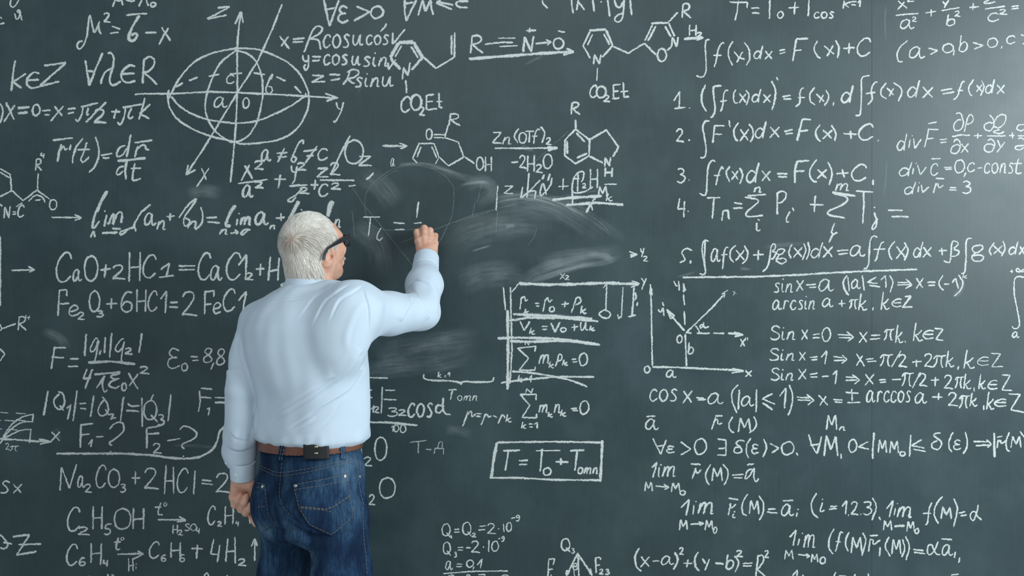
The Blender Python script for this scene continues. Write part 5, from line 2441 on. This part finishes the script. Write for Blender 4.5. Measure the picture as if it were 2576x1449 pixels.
_ 346 1386 361 1394 332 1408
_ 324 1404 324 1437 w4
_ 334 1408 335 1437 w4
_ 323 1424 338 1421 w4
_ 342 1424 343 1432 w4
_ 342 1419 343 1419 w4
C 376 1363 401 1404 w5
6 406 1396 417 1412 w5
H 430 1364 455 1403 w5
6 452 1395 465 1413 w5
_ 481 1380 511 1380
_ 497 1370 494 1405
_ 538 1356 530 1393 550 1395 w5
_ 553 1371 547 1414
_ 573 1354 568 1414 w5
_ 591 1351 592 1418 w5
_ 567 1388 592 1386 w5
2 599 1406 620 1423
_ 641 1355 641 1411
_ 632 1375 641 1355 647 1374
@ chalk_formula | chalk s x at the left edge | 5
s 1 1210 25 1240
x 33 1218 55 1241
@ chalk_formula | chalk element of Z at the left edge | 6
~ 0 1345 8 1352 20 1370 12 1380 0 1378
_ 8 1364 30 1368
_ 32 1350 75 1345 42 1396 93 1387
_ 47 1370 104 1368
@ chalk_formula | chalk tops of letters cut by the bottom left edge | 5
_ 272 1443 272 1456
_ 280 1446 288 1447
~ 513 1452 520 1441 527 1452
_ 571 1446 573 1455
_ 225 1448 228 1455
@ chalk_formula | fresh chalk T equals 1 by the writing hand | 4.5
_ 914 546 956 546
_ 932 547 927 594 w4
~ 958 573 950 590 948 600 955 604 963 597 w4
_ 957 575 958 574
_ 990 560 1018 562
_ 993 578 1018 577
_ 1053 507 1048 548 w5
_ 1048 533 1051 520 w4
_ 1041 562 1062 560
@ chalk_diagram | chalk axes x and y with a turned second pair | 5
_ 1636 715 1638 760 1641 920
_ 1634 740 1637 722 1641 743
_ 1641 923 1700 924 1760 927 1870 932 w6
_ 1842 927 1872 933 1840 938
0 1621 921 1635 938
a 1676 931 1702 949
x 1875 932 1891 948
_ 1724 840 1727 922
_ 1719 741 1722 768
_ 1721 783 1723 818
_ 1720 735 1719 712 1724 731 1717 733
~ 1695 706 1700 718 1706 718 w4
_ 1707 707 1709 731 w4
_ 1725 838 1790 775 1820 742
_ 1815 740 1832 729 w3
_ 1815 740 1824 738 1821 750 w3
_ 1722 832 1680 785 w6
_ 1677 778 1687 802 1697 795 1677 778
~ 1655 778 1662 785 1668 774
_ 1668 774 1670 795
_ 1666 760 1670 770
_ 1728 837 1740 838
_ 1753 838 1786 839
_ 1794 838 1822 839
_ 1832 838 1870 842 w6
_ 1847 835 1870 842 1848 847
0 1703 843 1716 863
b 1731 861 1744 891
x 1862 852 1874 872
_ 1876 848 1875 857 w3
_ 1881 848 1880 856 w3
~ 1748 819 1756 828 1760 838
~ 1770 810 1768 820 1762 826 1762 818 1768 817 1773 824 1783 821
_ 1843 732 1852 739 w2
_ 1850 732 1844 744 w2
@ chalk_formula | chalk integral from a to infinity at the right edge | 4.5
~ 2576 698 2560 696 2552 705 2551 735 2557 770 2564 810 2560 825 2550 826 2545 821
_ 2540 683 2548 682
_ 2545 678 2546 687
~ 2576 676 2565 684 2556 682 2560 675 2570 684 2576 682
a 2547 835 2564 849
@ chalk_ghost | thin faint scratch left of an erased drawing | 1.7
~ 918 525 920 490 945 455 990 425 1040 415 1100 430 1135 460 1142 490 1138 540
~ 918 525 925 550 950 575 1000 579 1060 575
_ 885 470 915 515 960 570 1040 670 1100 740
_ 1010 610 1105 573 1190 540 1330 505 1500 480
_ 885 530 888 545 892 600
~ 1085 640 1110 600 1130 560 1138 540
~ 1430 515 1500 552 1530 580
_ 1140 560 1250 527
_ 1252 530 1247 585
_ 1215 450 1200 510
~ 860 150 910 200 900 235
_ 1320 430 1430 330
@ chalk_smudge | swept chalk dust over the erased patch | 30
~ 1000 418 1060 414 1120 425 1165 442 w12
~ 1225 505 1300 495 1370 500 1440 520 1510 560 1575 608 w34
~ 1240 520 1320 512 1400 530 1470 570 1520 610 w60
~ 1350 665 1420 650 1500 640 1570 630 w50
~ 1300 720 1360 680 1430 660 1500 650 w40
~ 900 430 960 470 1000 520 w70
~ 1170 470 1210 455 1240 480 1200 520 w40
~ 1100 430 1180 450 1230 470 w24
~ 900 940 1000 925 1100 915 1200 890 w60
~ 940 900 1020 880 1120 860 1210 850 w70
~ 890 560 950 620 960 700 w70
~ 1120 620 1200 580 1300 560 1400 570 w90
~ 1150 720 1230 690 1320 690 w80
~ 1290 790 1380 794 1490 803 w14
@ chalk_smudge | small wipe of chalk dust | 12
~ 1318 164 1345 150 1370 140 w8
~ 1310 368 1330 375 1345 378 w14
~ 470 490 510 480 560 488 w40
~ 105 830 150 850 170 880 w30
~ 1700 697 1730 690 1750 684 w8
~ 1860 675 1890 678 w9
~ 1920 622 1980 615 2040 612 w14
~ 2230 400 2228 450 2222 500 w6
~ 2228 10 2226 60 2228 105 w5
~ 1120 1080 1160 1085 1190 1095 w30
~ 430 1120 500 1122 560 1128 w10
~ 2400 750 2420 720 2415 700 w20
~ 130 1095 145 1080 150 1115 w14
@ chalk_smear | narrow streak of chalk dust in the erased patch | 6
~ 1234 501 1278 492 1326 490 1366 496 1405 510 1445 529 1476 547 1511 573 1542 595 w8
~ 1238 512 1291 501 1344 501 1397 516 1432 532 w6
~ 1080 420 1106 424 1142 435 1172 448 w10
~ 1155 468 1181 461 1225 459 1232 472 w10
~ 1270 571 1283 568 1298 566 w14
~ 1185 633 1212 624 1236 617 w7
~ 1317 712 1361 701 1414 683 1467 668 1520 661 1564 644 w18
~ 1476 639 1520 644 1546 661 w22
~ 1000 414 1060 411 1110 420 w9
@ chalk_ghost | thin faint scratch left of an erased drawing | 1.7
~ 1350 573 1344 595 1328 617
~ 960 455 975 440 1000 428
_ 1196 505 1188 545
"""
# ------------------------------------------------------------------ chalk writing on the board
def chalk_mat(name, col, dens, grain, streaky=False):
    m = Mat(name, 0.9, 0.1, col)
    uvn = m.add('ShaderNodeUVMap'); sep = m.add('ShaderNodeSeparateXYZ')
    m.ln(uvn.outputs[0], sep.inputs[0])
    cen = m.math('ABSOLUTE', m.math('SUBTRACT', sep.outputs[1], 0.5))   # 0 middle .. 0.5 edge
    if streaky:
        mp = m.add('ShaderNodeMapping'); mp.inputs['Scale'].default_value = (0.010, 6.5, 1)
        m.ln(uvn.outputs[0], mp.inputs['Vector'])
        st = m.noise(mp.outputs[0], 1.0, 5, 0.7)
        cl = m.noise(m.coord(), 9.0, 3, 0.6)
        edge = m.ramp(cen, [(0.0, 1.0), (0.22, 0.75), (0.48, 0.0)])
        mp2 = m.add('ShaderNodeSeparateXYZ'); uv2 = m.add('ShaderNodeUVMap'); uv2.uv_map = 'ends'
        m.ln(uv2.outputs[0], mp2.inputs[0])
        ends = m.ramp(mp2.outputs[0], [(0.0, 0.0), (0.25, 1.0), (0.7, 1.0), (1.0, 0.0)])
        a = m.math('MULTIPLY', m.math('MULTIPLY', edge, ends), m.ramp(st, [(0.36, 0.16), (0.74, 1.0)]))
        a = m.math('MULTIPLY', a, m.ramp(cl, [(0.3, 0.25), (0.7, 1.0)]))
        a = m.math('MULTIPLY', a, dens)
    else:
        n1 = m.noise(m.coord(), grain, 2, 0.7)
        n2 = m.noise(m.coord(), 28.0, 3, 0.6)
        edge = m.ramp(cen, [(0.0, 0.30), (0.30, 0.22), (0.5, -0.0)])
        t = m.math('ADD', m.math('ADD', n1, edge), m.math('MULTIPLY', m.math('SUBTRACT', n2, 0.5), 0.35))
        a = m.math('MULTIPLY', m.ramp(t, [(0.525, 0.06), (0.70, 1.0)]), dens)
    m.alpha_mix(a)
    return m.m
CHALK = chalk_mat('white_chalk', (0.63, 0.65, 0.62), 0.86, 420.0)
GHOST = chalk_mat('ghost_chalk', (0.70, 0.74, 0.74), 0.13, 420.0)
FAINT = chalk_mat('faint_chalk', (0.72, 0.75, 0.74), 0.42, 420.0)
DUST = chalk_mat('smeared_chalk_dust', (0.66, 0.72, 0.72), 0.27, 0, True)

SMEAR = chalk_mat('streaked_chalk_dust', (0.66, 0.70, 0.70), 0.55, 0, True)

def parse_stroke(t):
    tk = t.split(); w = None
    if tk[-1][0] == 'w': w = float(tk[-1][1:]); tk = tk[:-1]
    p = np.array([float(x) for x in tk[1:]]).reshape(-1, 2)
    return tk[0], p, w
GLYPH = {}
for ln_ in FONT.strip().split('\n'):
    GLYPH[ln_[0]] = [parse_stroke(s.strip())[:2] for s in ln_[2:].split(';')]

def smooth_line(p, step=2.0):
    if len(p) < 3:
        out = p
    else:
        e = np.vstack([2 * p[0] - p[1], p, 2 * p[-1] - p[-2]])
        out = []
        for i in range(1, len(e) - 2):
            a, b, c, d = e[i - 1], e[i], e[i + 1], e[i + 2]
            for t in np.arange(0, 1, 0.125):
                out.append(0.5 * (2 * b + (c - a) * t + (2 * a - 5 * b + 4 * c - d) * t * t + (3 * b - 3 * c + d - a) * t ** 3))
        out.append(p[-1]); out = np.array(out)
    return out

def resample(p, step=3.0):
    d = np.r_[0, np.cumsum(np.hypot(*np.diff(p, axis=0).T))]
    if d[-1] < 1e-6: return p
    n = max(2, int(d[-1] / step) + 1)
    s = np.linspace(0, d[-1], n)
    return np.c_[np.interp(s, d, p[:, 0]), np.interp(s, d, p[:, 1])]

def run_strokes(txt, x0, y0, x1, y1):
    """handwritten glyphs fitted into the rectangle their ink fills on the board"""
    st = []; adv = 0
    for ch in txt:
        g = GLYPH[ch]
        pts = [smooth_line(p) if k == '~' else p for k, p in g]
        lo = min(p[:, 0].min() for p in pts); hi = max(p[:, 0].max() for p in pts)
        for p in pts: st.append(p + np.array([adv - lo, 0]))
        adv += hi - lo + 13
    al = np.vstack(st); mn = al.min(0); mx = al.max(0)
    out = []
    for p in st:
        q = (p - mn) / np.maximum(mx - mn, 1e-6)
        out.append(np.c_[x0 + q[:, 0] * (x1 - x0), y1 - q[:, 1] * (y1 - y0)])
    return out

rng = np.random.default_rng(7)
S_B = BOARD_Y / F_PX
lift = [0.0004]
def build_marks(name, label, width, lines):
    V = []; Fc = []; UV = []; EN = []; nv = 0
    smudge = name in ('chalk_smudge', 'chalk_smear')
    for t in lines:
        w = None
        if t[0] in '_~' and t[1] == ' ':
            k, p, w = parse_stroke(t)
            strokes = [smooth_line(p) if k == '~' else p]
        else:
            tk = t.split()
            if tk[-1][0] == 'w': w = float(tk[-1][1:]); tk = tk[:-1]
            strokes = run_strokes(tk[0], *[float(x) for x in tk[1:5]])
        w = w or width
        for s in strokes:
            p = resample(s, 3.0 if not smudge else 10.0)
            n = len(p)
            if np.hypot(*(p[-1] - p[0])) < 3 and n <= 3:      # a dot
                c = p.mean(0); p = np.array([c - [w * 0.35, 0.6], c, c + [w * 0.35, 0.6]]); n = 3
            if not smudge:
                jit = rng.normal(0, 0.35, p.shape); p = p + jit
            tg = np.gradient(p, axis=0); L = np.maximum(np.hypot(*tg.T), 1e-6)[:, None]; tg = tg / L
            nr = np.c_[-tg[:, 1], tg[:, 0]]
            ww = np.full(n, w * 0.5)
            if not smudge:
                ph = rng.uniform(0, 6.28); fr = rng.uniform(0.05, 0.12)
                ww = ww * (1.0 + 0.16 * np.sin(np.arange(n) * fr * 3 + ph)) + rng.normal(0, 0.22, n)
                ww[0] *= 0.62; ww[-1] *= 0.55
                ww *= 0.93
            ww = np.maximum(ww, 0.4)
            p0 = p - tg * 0; a = p + nr * ww[:, None]; b = p - nr * ww[:, None]
            d = np.r_[0, np.cumsum(np.hypot(*np.diff(p, axis=0).T))]
            y = BOARD_Y - rng.uniform(.0003, .0008) - np.arange(n) * 4e-6
            for q in (a, b):
                V.append(np.c_[(q[:, 0] - W_PX / 2) * S_B, y, CAM_Z - (q[:, 1] - H_PX / 2) * S_B])
            UV.append(np.c_[d, np.zeros(n)]); UV.append(np.c_[d, np.ones(n)])
            e = d / max(d[-1], 1e-6)
            EN.append(np.c_[e, np.zeros(n)]); EN.append(np.c_[e, np.ones(n)])
            i = np.arange(n - 1)
            Fc.append(np.c_[nv + i, nv + i + 1, nv + n + i + 1, nv + n + i]); nv += 2 * n
    V = np.vstack(V); Fc = np.vstack(Fc); UV = np.vstack(UV); EN = np.vstack(EN)
    mat = SMEAR if name == 'chalk_smear' else DUST if smudge else (GHOST if name == 'chalk_ghost' else FAINT if 'faint' in label else CHALK)
    if not smudge:
        # overlapping strips of one stroke keep one winding towards the room
        pass
    o = mesh_obj(name, V, Fc, mat, board, False)
    me = o.data
    li = np.empty(len(me.loops), np.int32); me.loops.foreach_get('vertex_index', li)
    for nm, arr in (('UVMap', UV), ('ends', EN)):
        l = me.uv_layers.new(name=nm)
        l.data.foreach_set('uv', arr[li].astype(np.float32).ravel())
    o['label'] = label
    return o

blk = None; lines = []
for t in CHALK_TEXT.strip().split('\n') + ['@ end | end | 1']:
    if t[0] == '@':
        if blk and blk[0] in ('chalk_smudge', 'chalk_ghost', 'chalk_smear'):
            for one in lines: build_marks(blk[0], blk[1], float(blk[2]), [one])
        elif blk: build_marks(blk[0], blk[1], float(blk[2]), lines)
        blk = [s.strip() for s in t[1:].split('|')]; lines = []
    else:
        lines.append(t)
